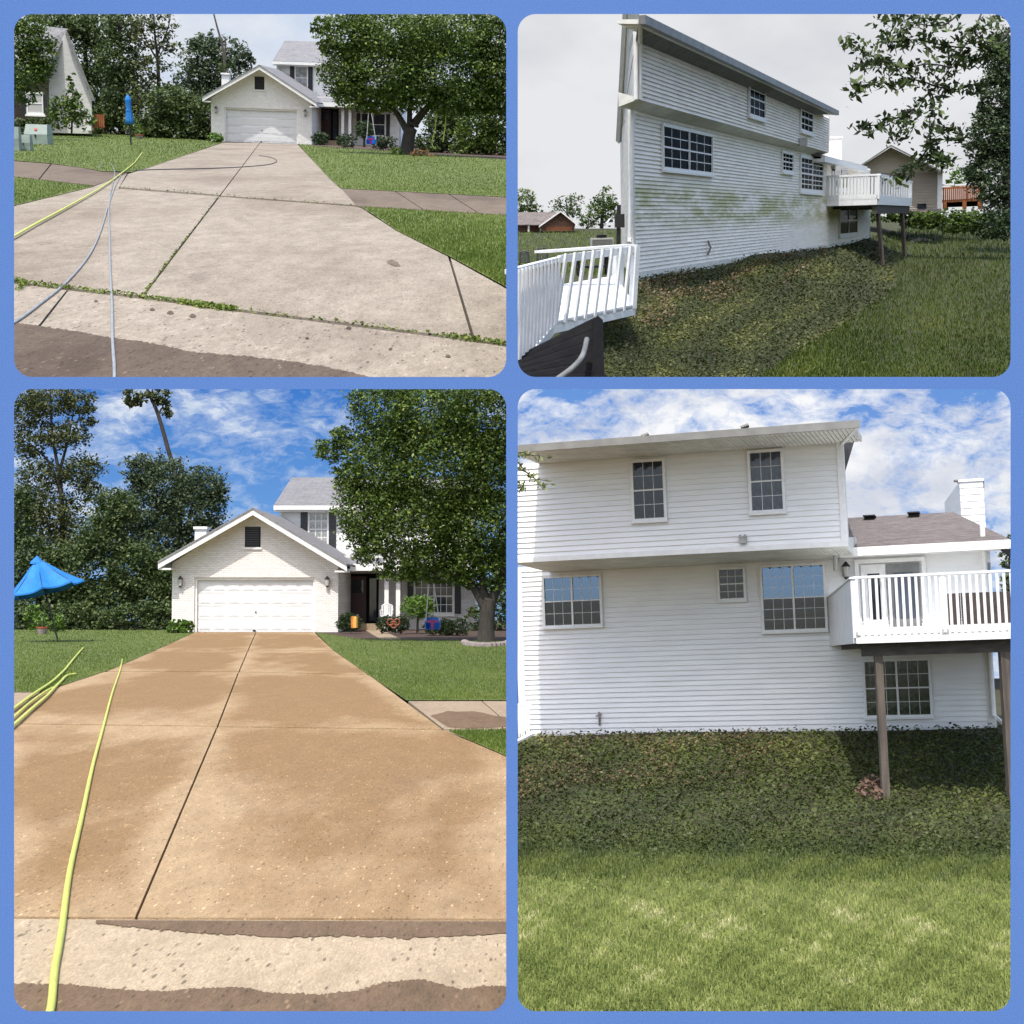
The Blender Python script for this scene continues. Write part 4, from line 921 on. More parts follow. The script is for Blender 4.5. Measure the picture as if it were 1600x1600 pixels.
def plastic_chair(P, px, py, Y, label):
    b = P.at(px, py, Y); T = Thing(P, 'plastic_chair', label, 'chair', b); s = 1.0
    T.box('seat', m_chair, b + Vector((0, 0, .42)), (.48, .48, .05))
    for x in (-.21, .21):
        for y in (-.2, .2): T.add('leg', MB().tube([b + Vector((x, y, .42)), b + Vector((x * 1.15, y * 1.15, 0))], .025, 6), m_chair)
        T.add('armrest', MB().tube([b + Vector((x * 1.1, -.2, .42)), b + Vector((x * 1.2, -.2, .65)), b + Vector((x * 1.2, .22, .68))], .025, 6), m_chair)
    bk = MB()
    for i in range(6): x = -.2 + .08 * i; bk.box(b + Vector((x, .24, .66)), (.05, .03, .46))
    bk.tube([b + Vector((-.24, .24, .5)), b + Vector((-.22, .25, .86)), b + Vector((0, .26, .95)), b + Vector((.22, .25, .86)), b + Vector((.24, .24, .5))], .03, 6)
    T.add('backrest', bk, m_chair)
plastic_chair(BL, 604, 978, 65.0, 'white plastic chair on the porch of the sunny house')

# ------------------------------------------------------------------ back garden, lower right: ground
def grid_ground(P, x0, y0, x1, y1, nx, ny, mats, zone, name, label, kind='structure', dz=0.0, noise=0.0):
    mb = MB(); pt = [[P.g(x0 + (x1 - x0) * i / nx, y0 + (y1 - y0) * j / ny, dz) for i in range(nx + 1)] for j in range(ny + 1)]
    for j in range(ny):
        for i in range(nx):
            if zone((x0 + (x1 - x0) * (i + .5) / nx), (y0 + (y1 - y0) * (j + .5) / ny)): mb.quad(pt[j][i], pt[j + 1][i], pt[j + 1][i + 1], pt[j][i + 1])
    return solo(P, name, mb, mats, label, name.replace('_', ' '), None, kind, smooth=True)
ivy_edge = lambda x: 1325 + 8 * math.sin(x * .02)
grid_ground(BR, 802, 1060, 1900, 1340, 28, 30, m_ivy_ground, lambda x, y: True, 'bank', 'ivy covered bank sloping up to the washed white wall')
grid_ground(BR, 802, 1340, 1900, 1600, 28, 24, m_lawn_dry, lambda x, y: True, 'lawn', 'sunny rough lawn in front of the ivy bank')
def scatter(P, name, label, poly, n, sizepx, mat, dz=0.02, zr=0.08, tintf=None, up=1.0, cat='ground cover', minm=0.0, jit=0.0, keep=None):
    s = poly_samples(poly, n)
    if jit: s = s + np.abs(RNG.normal(size=s.shape)) * np.array([0, jit])
    if keep: s = s[keep(s)]
    n = len(s); pos = np.array([tuple(P.g(x, y, dz)) for x, y in s]); pos[:, 2] += RNG.random(n) * zr
    ok = P.inside(pos, 4); pos = pos[ok]; s = s[ok]; size = np.maximum(sizepx * pos[:, 1] / FOC, minm)
    ti = RNG.random(len(pos)) if tintf is None else np.clip(tintf(s) + .45 * (RNG.random(len(pos)) - .5), 0, 1)
    solo(P, name, cloud_mesh(name, leaf_quads(pos, size, up, .7), 4, ti), mat, label, cat, None, 'stuff')
wob = lambda s, a, b: np.sin(s[:, 0] * a + 1.3 * np.sin(s[:, 1] * b)) * np.cos(s[:, 1] * a * 1.9 + s[:, 0] * b * .5)
brp = [(803, 1146), (1100, 1143), (1550, 1135), (1590, 1135), (1590, 1330), (1400, 1340), (1200, 1326), (1000, 1330), (803, 1318)]
scatter(BR, 'ivy', 'dark green ivy leaves carpeting the bank below the washed wall', brp, 46000, 5.6, f_ivy, 0.02, 0.09, lambda s: .45 + .35 * wob(s, .017, .03), jit=11)
scatter(BR, 'dead_leaves', 'brown dead stems and bare patches in the ivy bank', [(803, 1150), (1230, 1145), (1200, 1185), (1080, 1230), (900, 1225), (803, 1260)], 4200, 4.6, f_dry, 0.03, 0.12, cat='dead leaves', jit=6, keep=lambda s: wob(s, .025, .04) > -.15)
scatter(BR, 'wood_chips', 'reddish chips around the left deck post foot', [(1335, 1250), (1352, 1228), (1385, 1230), (1392, 1246), (1370, 1262)], 300, 7, foliage('chip', (0.11, 0.065, 0.048), (0.19, 0.115, 0.085), (0.26, 0.17, 0.13)), 0.10, .1, cat='wood chips')
grass(BR, 'transition_grass', 'yellow green grass fringe where lawn meets the ivy', [[(803, 1292), (1000, 1316), (1200, 1312), (1400, 1330), (1590, 1318), (1590, 1385), (1200, 1385), (803, 1380)]], 26000, 0.05, 0.009, foliage('yellow_grass', (0.055, 0.085, 0.02), (0.15, 0.185, 0.038), (0.36, 0.37, 0.07), .6, .3), 4.2, 0.02, 1.0, tintf=lambda s: .42 + .4 * wob(s, .03, .06) + .003 * (s[:, 1] - 1335), jit=16)
grass(BR, 'grass', 'long pale sunny grass blades of the rough back lawn', [[(803, 1345), (1200, 1352), (1590, 1352), (1590, 1600), (803, 1600)]], 80000, 0.05, 0.0075, f_grass_dry, 5.0, 0.0, 1.7, tintf=lambda s: .47 + .2 * wob(s, .03, .02) + .2 * wob(s, .10, .07) + .15 * wob(s, .011, .02) - .22 * np.clip((1410 - s[:, 1]) / 60, 0, 1), jit=14)
scatter(BR, 'lawn_weeds', 'broad weed leaves scattered through the back lawn', [(803, 1370), (1590, 1380), (1590, 1600), (803, 1600)], 5000, 5.5, f_grass_dry, 0.01, 0.03, lambda s: .3 + .2 * wob(s, .02, .03), cat='weeds', keep=lambda s: wob(s, .02, .017) > .1)

# ------------------------------------------------------------------ the washed house from behind (lower right)
def back_house_washed():
    F = FW; uv = F.uv; base = F.pt(0, 0)
    T = Thing(BR, 'siding_house', 'clean white siding house with overhanging upper storey, lower right view', 'house', base)
    L, Rr = uv(812, 1000)[0], uv(1549, 1080)[0]; sz = uv(1100, 872)[1]            # lower wall up to the overhang
    wg = uv(1570, 870)[0]; wz = uv(1450, 862)[1]
    core = MB(); F.mbox(core, L, -1.2, Rr, sz, -7, -.03); T.add('wall', core, m_siding)
    T.add('siding', F.siding(L, 0.0, Rr, sz, .118, -.03, .04), m_siding, kind='stuff')
    co = MB(); F.mbox(co, L - .07, -.1, L + .1, sz, -.1, .02); F.mbox(co, Rr - .1, -.1, Rr + .07, sz, -.1, .02); F.mbox(co, L, -.25, Rr, .0, -.05, .012); T.add('corner_trim', co, m_trim)
    # overhanging upper storey
    d = 3.0; uL, uR = uv(800, 860, d)[0], uv(1317, 760, d)[0]; uz0 = uv(1100, 858, d)[1]; uz1 = uv(1318, 690, d)[1]
    tb = uv(1313, 760, -4)[0]; up = MB(); up.hexa([F.pt(uL, uz0, d - .03), F.pt(uR, uz0, d - .03), F.pt(tb, uz0, -4), F.pt(uL, uz0, -4)], [F.pt(uL, uz1, d - .03), F.pt(uR, uz1, d - .03), F.pt(tb, uz1, -4), F.pt(uL, uz1, -4)]); T.add('upper_wall', up, m_siding)
    T.add('siding', F.siding(uL, uz0, uR, uz1, .118, d - .03, .04), m_siding, kind='stuff')
    uc = MB(); F.mbox(uc, uR - .09, uz0 - .02, uR + .05, uz1, d - .2, d + .02); F.mbox(uc, uL, uz0 - .09, uR + .05, uz0 + .02, d - .1, d + .025); T.add('corner_trim', uc, m_trim)
    so = MB()
    n = 90
    for i in range(n):                       # ribbed soffit boards under the overhang
        a = uL + (uR - uL) * i / n; b = uL + (uR - uL) * (i + 1) / n
        so.hexa([F.pt(a, sz - .16, 0), F.pt(b - .012, sz - .16, 0), F.pt(b - .012, uz0 - .09, d - .1), F.pt(a, uz0 - .09, d - .1)], [F.pt(a, sz + .3, 0), F.pt(b - .012, sz + .3, 0), F.pt(b - .012, uz0 + .1, d - .1), F.pt(a, uz0 + .1, d - .1)])
    T.add('overhang_soffit', so, m_trim_dirty, kind='stuff')
    # main roof eave
    e = d + 2.0; g0, g1 = uv(800, 706, e)[0], uv(1343, 660, e)[0]; gz = uv(1200, 671, e)[1]; gb = uv(1318, 690, -5)[0]
    ro = MB(); ro.hexa([F.pt(g0, gz - .02, e), F.pt(g1, gz - .02, e), F.pt(gb, gz + .2, -5), F.pt(g0, gz + .2, -5)], [F.pt(g0, gz + .05, e), F.pt(g1, gz + .05, e), F.pt(gb, gz + .27, -5), F.pt(g0, gz + .27, -5)])
    RF = T.add('roof', ro, m_roof_grey); gu = MB(); gu.hexa([F.pt(g0, gz - .10, e - .02), F.pt(g1, gz - .10, e - .02), F.pt(g1, gz - .10, e + .06), F.pt(g0, gz - .10, e + .06)], [F.pt(g0, gz + .04, e - .02), F.pt(g1, gz + .04, e - .02), F.pt(g1, gz + .04, e + .12), F.pt(g0, gz + .04, e + .12)]); T.add('gutter', gu, m_gutter, RF)
    es = MB(); n = 80
    for i in range(n):
        a = g0 + (g1 - .1 - g0) * i / n; b = g0 + (g1 - .1 - g0) * (i + 1) / n
        es.hexa([F.pt(a, uz1 - .02, d - .05), F.pt(b - .014, uz1 - .02, d - .05), F.pt(b - .014, gz - .1, e - .03), F.pt(a, gz - .1, e - .03)], [F.pt(a, uz1 + .1, d - .05), F.pt(b - .014, uz1 + .1, d - .05), F.pt(b - .014, gz - .03, e - .03), F.pt(a, gz - .03, e - .03)])
    T.add('eave_soffit', es, m_trim_dirty, RF, kind='stuff')
    q1 = uv(1319, 690, d)[0]; rk = MB(); rk.hexa([F.pt(q1 - .08, uz1 - .06, d), F.pt(q1, uz1 - .06, d), F.pt(g1, gz - .1, e), F.pt(g1 - .08, gz - .1, e)], [F.pt(q1 - .08, gz + .09, d), F.pt(q1, gz + .09, d), F.pt(g1, gz + .04, e), F.pt(g1 - .08, gz + .04, e)]); T.add('rake_board', rk, m_trim, RF)
    for x, y in ((1010, 686), (1166, 672)):
        c = F.pt(*uv(x, y, d + .4), d + .4); T.add('roof_pipe', MB().tube([c + Vector((0, 0, -.3)), c + Vector((0, 0, .07))], .05, 8).tube([c + Vector((-.1, 0, .05)), c + Vector((.05, 0, .1))], .05, 6), m_metal, RF)
    # wing with the brown roof
    ww = MB(); F.mbox(ww, uR - .3, sz - .4, wg - .3, wz, -6, -.031); T.add('wing_wall', ww, m_siding)
    T.add('siding', F.siding(uv(1290, 900)[0], sz, wg - .3, wz, .112, -.03), m_siding, kind='stuff')
    eo = .9; e0, e1 = uv(1312, 856, eo), uv(1579, 847, eo); r0, r1 = uv(1316, 806, -5.5), uv(1489, 800, -5.5)
    rr = MB(); rr.hexa([F.pt(e0[0], e0[1] - .06, eo), F.pt(e1[0], e0[1] - .06, eo), F.pt(r1[0], r1[1] - .06, -5.5), F.pt(r0[0], r1[1] - .06, -5.5)], [F.pt(e0[0], e0[1], eo), F.pt(e1[0], e0[1], eo), F.pt(r1[0], r1[1], -5.5), F.pt(r0[0], r1[1], -5.5)])
    hp = MB(); hp.hexa([F.pt(r1[0], r1[1] - .08, -5.5), F.pt(e1[0], e0[1] - .08, eo), F.pt(e1[0] + .3, e0[1] - .08, -8)], [F.pt(r1[0], r1[1] - .005, -5.5), F.pt(e1[0], e0[1] - .005, eo), F.pt(e1[0] + .3, e0[1] - .005, -8)])
    WR = T.add('wing_roof', rr, m_roof_brown); T.add('hip', hp, m_roof_brown, WR)
    gm = MB(); F.mbox(gm, e0[0], e0[1] - .20, e1[0], e0[1] - .015, eo - .02, eo + .14); T.add('gutter', gm, m_trim, WR)
    sf = MB(); sf.hexa([F.pt(e0[0], wz - .05, -.02), F.pt(e1[0] - .2, wz - .05, -.02), F.pt(e1[0] - .2, e0[1] - .22, eo - .03), F.pt(e0[0], e0[1] - .22, eo - .03)], [F.pt(e0[0], wz + .2, -.02), F.pt(e1[0] - .2, wz + .2, -.02), F.pt(e1[0] - .2, e0[1] - .12, eo - .03), F.pt(e0[0], e0[1] - .12, eo - .03)]); T.add('wing_soffit', sf, m_trim, WR)
    for x, y in ((1359, 811), (1428, 806)):
        c = F.pt(*uv(x, y, -4.9), -4.9); T.box('roof_vent', m_black, c, (.24, .5, .12), F.ang, WR); T.box('vent_hood', m_shut, c + Vector((0, 0, .07)), (.30, .6, .03), F.ang, WR)
    ca, cb, cz, c0 = uv(1500, 770, -6.6)[0], uv(1537, 770, -6.6)[0], uv(1520, 751, -6.6)[1], uv(1520, 812, -6.6)[1]
    cm = MB(); F.mbox(cm, ca, c0 - .6, cb, cz, -8.5, -6.63); CH = T.add('chimney', cm, m_siding)
    # splayed left flank of the chimney
    fl0 = uv(1476, 790, -8.5)[0]; fm = MB(); fm.hexa([F.pt(ca, c0 - .6, -6.63), F.pt(fl0, c0 - .6, -8.5), F.pt(ca, c0 - .6, -8.5)], [F.pt(ca, cz, -6.63), F.pt(fl0, cz - .35, -8.5), F.pt(ca, cz, -8.5)]); T.add('chimney_flank', fm, m_siding, CH)
    T.add('siding', F.siding(ca, c0 - .4, cb, cz, .17, -6.63), m_siding, CH, kind='stuff')
    F.piece(T, 'chimney_trim', m_trim, ca - .03, cz - .02, cb + .03, cz + .05, -8.6, -6.58, CH)
    cc = F.pt(uv(1503, 752, -7.2)[0], cz + .02, -7.4); T.add('chimney_cap', MB().lathe(cc, [(.12, 0), (.12, .05), (.22, .06), (.22, .10), (.05, .12), (.01, .12)], 14), m_pot, CH)
    # windows
    def W(x0, y0, x1, y1, off=0.0, **k):
        a = F.uv(x0, (y0 + y1) / 2, off); b = F.uv(x1, (y0 + y1) / 2, off); xm = (x0 + x1) / 2; t = F.uv(xm, y0, off)[1]; bt = F.uv(xm, y1, off)[1]
        return window(T, F, a[0], bt, b[0], t, off=off, **k)
    W(852, 902, 938, 976, units=2, cas=.055, gl=(m_glass, m_glass_sky), bar=.009)
    W(1125, 890, 1162, 935, units=1, cas=.055, bar=.009)
    W(1193, 885, 1288, 983, units=2, rows=3, cas=.055, gl=(m_glass, m_glass_sky), bar=.009)
    W(1353, 1033, 1452, 1117, units=2, cas=.055, gl=(m_glass_green, m_glass_green), bar=.010)
    W(991, 722, 1037, 810, d, cas=.06, bar=.009, mat=m_trim); W(1174, 707, 1222, 797, d, cas=.06, bar=.009, gl=(m_glass_dim, m_glass_dim))
    # glazed door and sliding screen on the deck
    dz0 = uv(1400, 985)[1]
    for a, b, mt, gmt in ((1346, 1384, m_trim, m_glass), (1386, 1437, m_gutter_dark, m_curtain_d)):
        q0, q1 = uv(a, 900)[0], uv(b, 900)[0]; zt = uv(1390, 881)[1]; dm = MB()
        F.mbox(dm, q0, dz0, q0 + .13, zt, 0, .06); F.mbox(dm, q1 - .13, dz0, q1, zt, 0, .06); F.mbox(dm, q0 + .13, zt - .2, q1 - .13, zt, 0, .058); F.mbox(dm, q0 + .13, dz0, q1 - .13, dz0 + .25, 0, .058)
        DR = T.add('door', dm, mt); F.piece(T, 'pane', gmt, q0 + .13, dz0 + .25, q1 - .13, zt - .2, -.01, .03, DR); F.piece(T, 'door_handle', m_metal, q1 - .1, dz0 + .9, q1 - .05, dz0 + 1.1, .06, .1, DR)
    q0, q1 = uv(1343, 900)[0], uv(1441, 900)[0]; zt = uv(1390, 879)[1]; dc = MB(); F.mbox(dc, q0 - .09, dz0, q0, zt + .09, 0, .075); F.mbox(dc, q1, dz0, q1 + .09, zt + .09, 0, .075); F.mbox(dc, q0, zt, q1, zt + .09, 0, .073); T.add('door_casing', dc, m_trim)
    c = F.pt(*uv(1323, 892), .16); lantern(T, c, 1.0, m_metal)
    v = uv(1162, 851, d); vb = MB(); F.mbox(vb, v[0] - .07, v[1] + .02, v[0] + .07, v[1] + .17, d, d + .12); V = T.add('flood_light_box', vb, m_gutter)
    for s in (-.05, .05): T.add('lamp_head', MB().lathe(F.pt(v[0] + s, v[1] + .15, d + .1), [(.01, .06), (.03, .04), (.045, 0), (.01, 0)], 10), m_gutter, V)
    f = uv(937, 1122); fa = MB()
    fa.tube([F.pt(f[0], f[1] - .16, .03), F.pt(f[0] + .02, f[1], .09), F.pt(f[0], f[1] + .14, .03)], .025, 7).tube([F.pt(f[0] - .07, f[1] + .05, .07), F.pt(f[0] + .07, f[1] + .09, .07)], .018, 6); T.add('faucet', fa, m_pot)
    ds = MB(); x = Rr + .02; ds.tube([F.pt(x, sz + .5, .08), F.pt(x, .25, .08), F.pt(x + .25, .02, .6)], .055, 8); T.add('downspout', ds, m_trim)
    ds = MB(); x = e0[0] - .1; ds.tube([F.pt(x, e0[1] - .1, eo), F.pt(x - .05, e0[1] - .45, .5), F.pt(x - .05, sz - .1, .06)], .05, 8); T.add('downspout_elbow', ds, m_gutter)
    return T
back_house_washed()

def railing(T, a, b, h, n, mat, post=True, bal=.045, parent=None, wood=False, base=0.06, rail=.09):
    """balusters, top and bottom rail from a to b (points on the deck floor)."""
    a, b = Vector(a), Vector(b); d = b - a; L = d.length; ang = math.atan2(d.y, d.x); c = (a + b) / 2; sl = math.atan2(d.z, math.hypot(d.x, d.y))
    up = Vector((0, 0, 1)); e = d.normalized(); nn = Vector((e.y, -e.x, 0)).normalized()
    T.add('top_rail', MB().box(c + up * h, (L, rail * 1.3, rail * .45), (e, nn, up)), mat); T.add('bottom_rail', MB().box(c + up * (base + rail * .2), (L, rail * .5, rail * .9), (e, nn, up)), mat)
    for i in range(n):
        p = a + d * ((i + .5) / n); T.box('baluster', mat, p + up * (h * .5 - .01) + nn * (rail * .35), (bal, bal * .8, h * .98), ang)
def deck_washed():
    F = FW; Wp = F.pt(*F.uv(1301, 1011)); Yc = Wp.y * .74
    C = BR.at(1338, 993, Yc); fl = C.z; Wp.z = fl; e = F.e
    # front edge runs along the wall direction to the right edge of the view
    def along(px):
        r = BR.ray(px, 960); o = Vector((0, 0, BR.h)); n2 = F.n; k = ((C - o).dot(n2)) / r.dot(n2); return Vector(((o + r * k).x, (o + r * k).y, fl))
    E = along(1720); base = BR.g(1367, 1242)
    T = Thing(BR, 'raised_deck', 'white railed raised deck on weathered posts at the washed house', 'deck', base)
    side = C - Wp; up = Vector((0, 0, 1)); Ew = E - side
    nb = 14
    for i in range(nb):
        a = Wp + side * (i / nb); b = Wp + side * ((i + .96) / nb); ea = Ew + side * (i / nb); eb = Ew + side * ((i + .96) / nb)
        T.add('deck_board', MB().hexa([p - up * .04 for p in (a, ea, eb, b)], [a, ea, eb, b]), m_deckw)
    k = Yc / FOC; h = 90 * k
    fa = MB(); L = (E - C).length
    fa.box((C + E) / 2 - up * .04 + F.n * .03, (L, .05, .19), (e, F.n, up)); T.add('fascia', fa, m_deckw)
    railing(T, C + F.n * .02, E + F.n * .02, h, 36, m_deckw, bal=.045)
    for px in (1338, 1476):
        p = along(px); T.box('rail_post', m_deckw, p + up * (h * .5 - .05), (.11, .11, h * .98), F.ang)
    # boarded left side
    sd = MB(); ns = 16
    for i in range(ns):
        a = Wp + side * (i / ns); b = Wp + side * ((i + .93) / ns); o = -e * .05
        T.add('side_board', MB().hexa([a - up * .13 + o, b - up * .13 + o, b - up * .13, a - up * .13], [a + up * (h * .97) + o, b + up * (h * .97) + o, b + up * (h * .97), a + up * (h * .97)]), m_deckw)
    T.add('side_cap', MB().hexa([Wp - e * .07 + up * h * .98, C - e * .07 + up * h * .98, C + e * .05 + up * h * .98, Wp + e * .05 + up * h * .98], [Wp - e * .07 + up * h * 1.01, C - e * .07 + up * h * 1.01, C + e * .05 + up * h * 1.01, Wp + e * .05 + up * h * 1.01]), m_deckw)
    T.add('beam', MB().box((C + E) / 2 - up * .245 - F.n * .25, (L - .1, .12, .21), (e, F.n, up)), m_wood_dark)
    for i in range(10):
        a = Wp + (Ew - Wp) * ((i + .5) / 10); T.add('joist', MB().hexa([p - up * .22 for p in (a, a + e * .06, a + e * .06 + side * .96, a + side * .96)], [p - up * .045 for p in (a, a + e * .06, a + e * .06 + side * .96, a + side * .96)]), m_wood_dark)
    for px, py, w in ((1367, 1243, .125), (1565, 1250, .15)):
        p = along(px) - F.n * .25; g = BR.g(px, py); g.x, g.y = p.x, p.y; zb = BR.at(px, py, p.y).z
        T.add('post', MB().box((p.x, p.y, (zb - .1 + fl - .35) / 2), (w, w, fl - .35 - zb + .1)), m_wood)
    return C, E, e, F.n, fl, h, Wp, Ew, side
C, E_, e_, n_, fl_, h_, Wp_, Ew_, side_ = deck_washed()
# privacy mats on the deck and a wall-side seat
T = Thing(BR, 'privacy_mat', 'dark brown woven screen standing behind the washed deck railing', 'screen', (C + E_) / 2 - n_ * 1.6)
a = C + (E_ - C) * .36 - n_ * 1.2; b = C + (E_ - C) * 1.0 - n_ * 1.2
for i in range(8):
    p, q = a + (b - a) * (i / 8), a + (b - a) * ((i + .97) / 8); T.add('screen_panel', MB().hexa([p, q, q - n_ * .04, p - n_ * .04], [v + Vector((0, 0, h_ * .70)) for v in (p, q, q - n_ * .04, p - n_ * .04)]), m_brown_screen)
# little white railing at the far left of the wall
T = Thing(BR, 'stair_railing', 'short piece of white railing at the left foot of the washed wall', 'railing', BR.g(815, 1150))
for i in range(5): x = 811 + i * 4; g = BR.at(x, 1150, 33); T.box('baluster', m_deckw, g + Vector((0, 0, .32)), (.03, .03, .7))
T.add('top_rail', MB().box(BR.at(819, 1101, 33), (.3, .05, .06)), m_deckw); T.add('bottom_rail', MB().tube([BR.at(805, 1160, 33), BR.at(833, 1146, 33)], .05, 6), m_deckw)

# leaves hanging into the left of the view
def leafy_branch(P, name, label, twigs, Y, n, leafpx, mat, bmat, basepx, rad=(2.0, .6), spread=7.0, cat='branch', along=(0.1, 1.0), aspect=.45, droop=.8):
    k = Y / FOC; b = P.at(basepx[0], basepx[1], Y); T = Thing(P, name, label, cat, b); mb = MB(); pts = []
    for tw in twigs:
        q = catmull([P.at(x, y, Y + rnd.uniform(-.3, .3)) for x, y in tw], 6); w = tw.index(tw[0]) if False else 1
        rr = np.linspace(rad[0], rad[1], len(q)) * k; mb.tube(q, list(rr), 6)
        for i, p in enumerate(q):
            if along[0] <= i / len(q) <= along[1]: pts.append(p)
    T.add('twigs', mb, bmat, smooth=True)
    pos = np.array([tuple(pts[rnd.randrange(len(pts))] + Vector((rnd.gauss(0, spread * k), rnd.gauss(0, spread * k), rnd.gauss(-spread * .35 * k, spread * .8 * k)))) for _ in range(n)])
    pos = pos[P.inside(pos, 4)]
    T.add('leaves', cloud_mesh('leaves', leaf_quads(pos - np.array(tuple(b)), leafpx * k, .2, aspect, RNG, droop), 4, RNG.random(len(pos))), mat); return T
leafy_branch(BR, 'tree_branch', 'pale leafy twig hanging into the view before the upper siding', [[(803, 714), (820, 735), (836, 748), (866, 752)], [(803, 720), (812, 712), (840, 712), (858, 716)], [(803, 730), (830, 742), (842, 757), (850, 760)], [(803, 745), (812, 756), (814, 764)], [(803, 708), (825, 706)]], 14, 120, 11, f_branch2, m_bark, (803, 720), (1.2, .4), 4.0)

# lawn, shrubs and tree glimpsed beyond the washed house
tree(BR, 'conifer', 'tree foliage seen at the right edge behind the brown wing roof', (1577, 1060), 60, [([(1577, 1060), (1577, 850)], [3, 1])], [(1576, 880, 12, 40), (1578, 840, 8, 14), (1574, 930, 10, 40)], 900, 6, (f_back, m_bark))
shrub(BR, 'dark_bush', 'dark bushes glimpsed at the left edge behind the washed wall', (800, 985, 822, 1050), 60, 500, 7, f_back, 'bush')

# ------------------------------------------------------------------ mildewed house, upper right: ground
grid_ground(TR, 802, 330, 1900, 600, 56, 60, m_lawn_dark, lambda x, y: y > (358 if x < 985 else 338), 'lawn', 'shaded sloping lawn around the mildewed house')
tr_ivy = [(990, 430), (1180, 399), (1360, 372), (1395, 395), (1400, 450), (1330, 500), (1250, 545), (1180, 598), (900, 598), (930, 520), (985, 470)]
tr_lawn = [(1362, 372), (1450, 350), (1590, 372), (1590, 598), (1180, 598), (1250, 545), (1330, 500), (1400, 450), (1396, 395)]
tr_far = [(803, 362), (985, 362), (985, 430), (803, 430)]
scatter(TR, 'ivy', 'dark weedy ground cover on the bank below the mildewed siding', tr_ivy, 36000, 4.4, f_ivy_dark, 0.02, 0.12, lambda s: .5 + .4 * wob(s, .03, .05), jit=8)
scatter(TR, 'dead_leaves', 'reddish brown bare patches along the mildewed wall foot', [(990, 432), (1180, 402), (1300, 384), (1240, 430), (1120, 470), (1010, 520), (985, 470)], 5200, 4.2, f_dry, .03, .14, cat='dead leaves', jit=7, keep=lambda s: wob(s, .04, .06) > -.2)
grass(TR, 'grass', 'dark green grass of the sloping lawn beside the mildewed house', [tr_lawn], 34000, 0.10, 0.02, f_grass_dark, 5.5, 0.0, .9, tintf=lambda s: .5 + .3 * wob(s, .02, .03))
grass(TR, 'grass', 'green grass of the far lawn left of the mildewed house', [tr_far], 7000, 0.08, 0.02, f_grass, 3, 0.0)

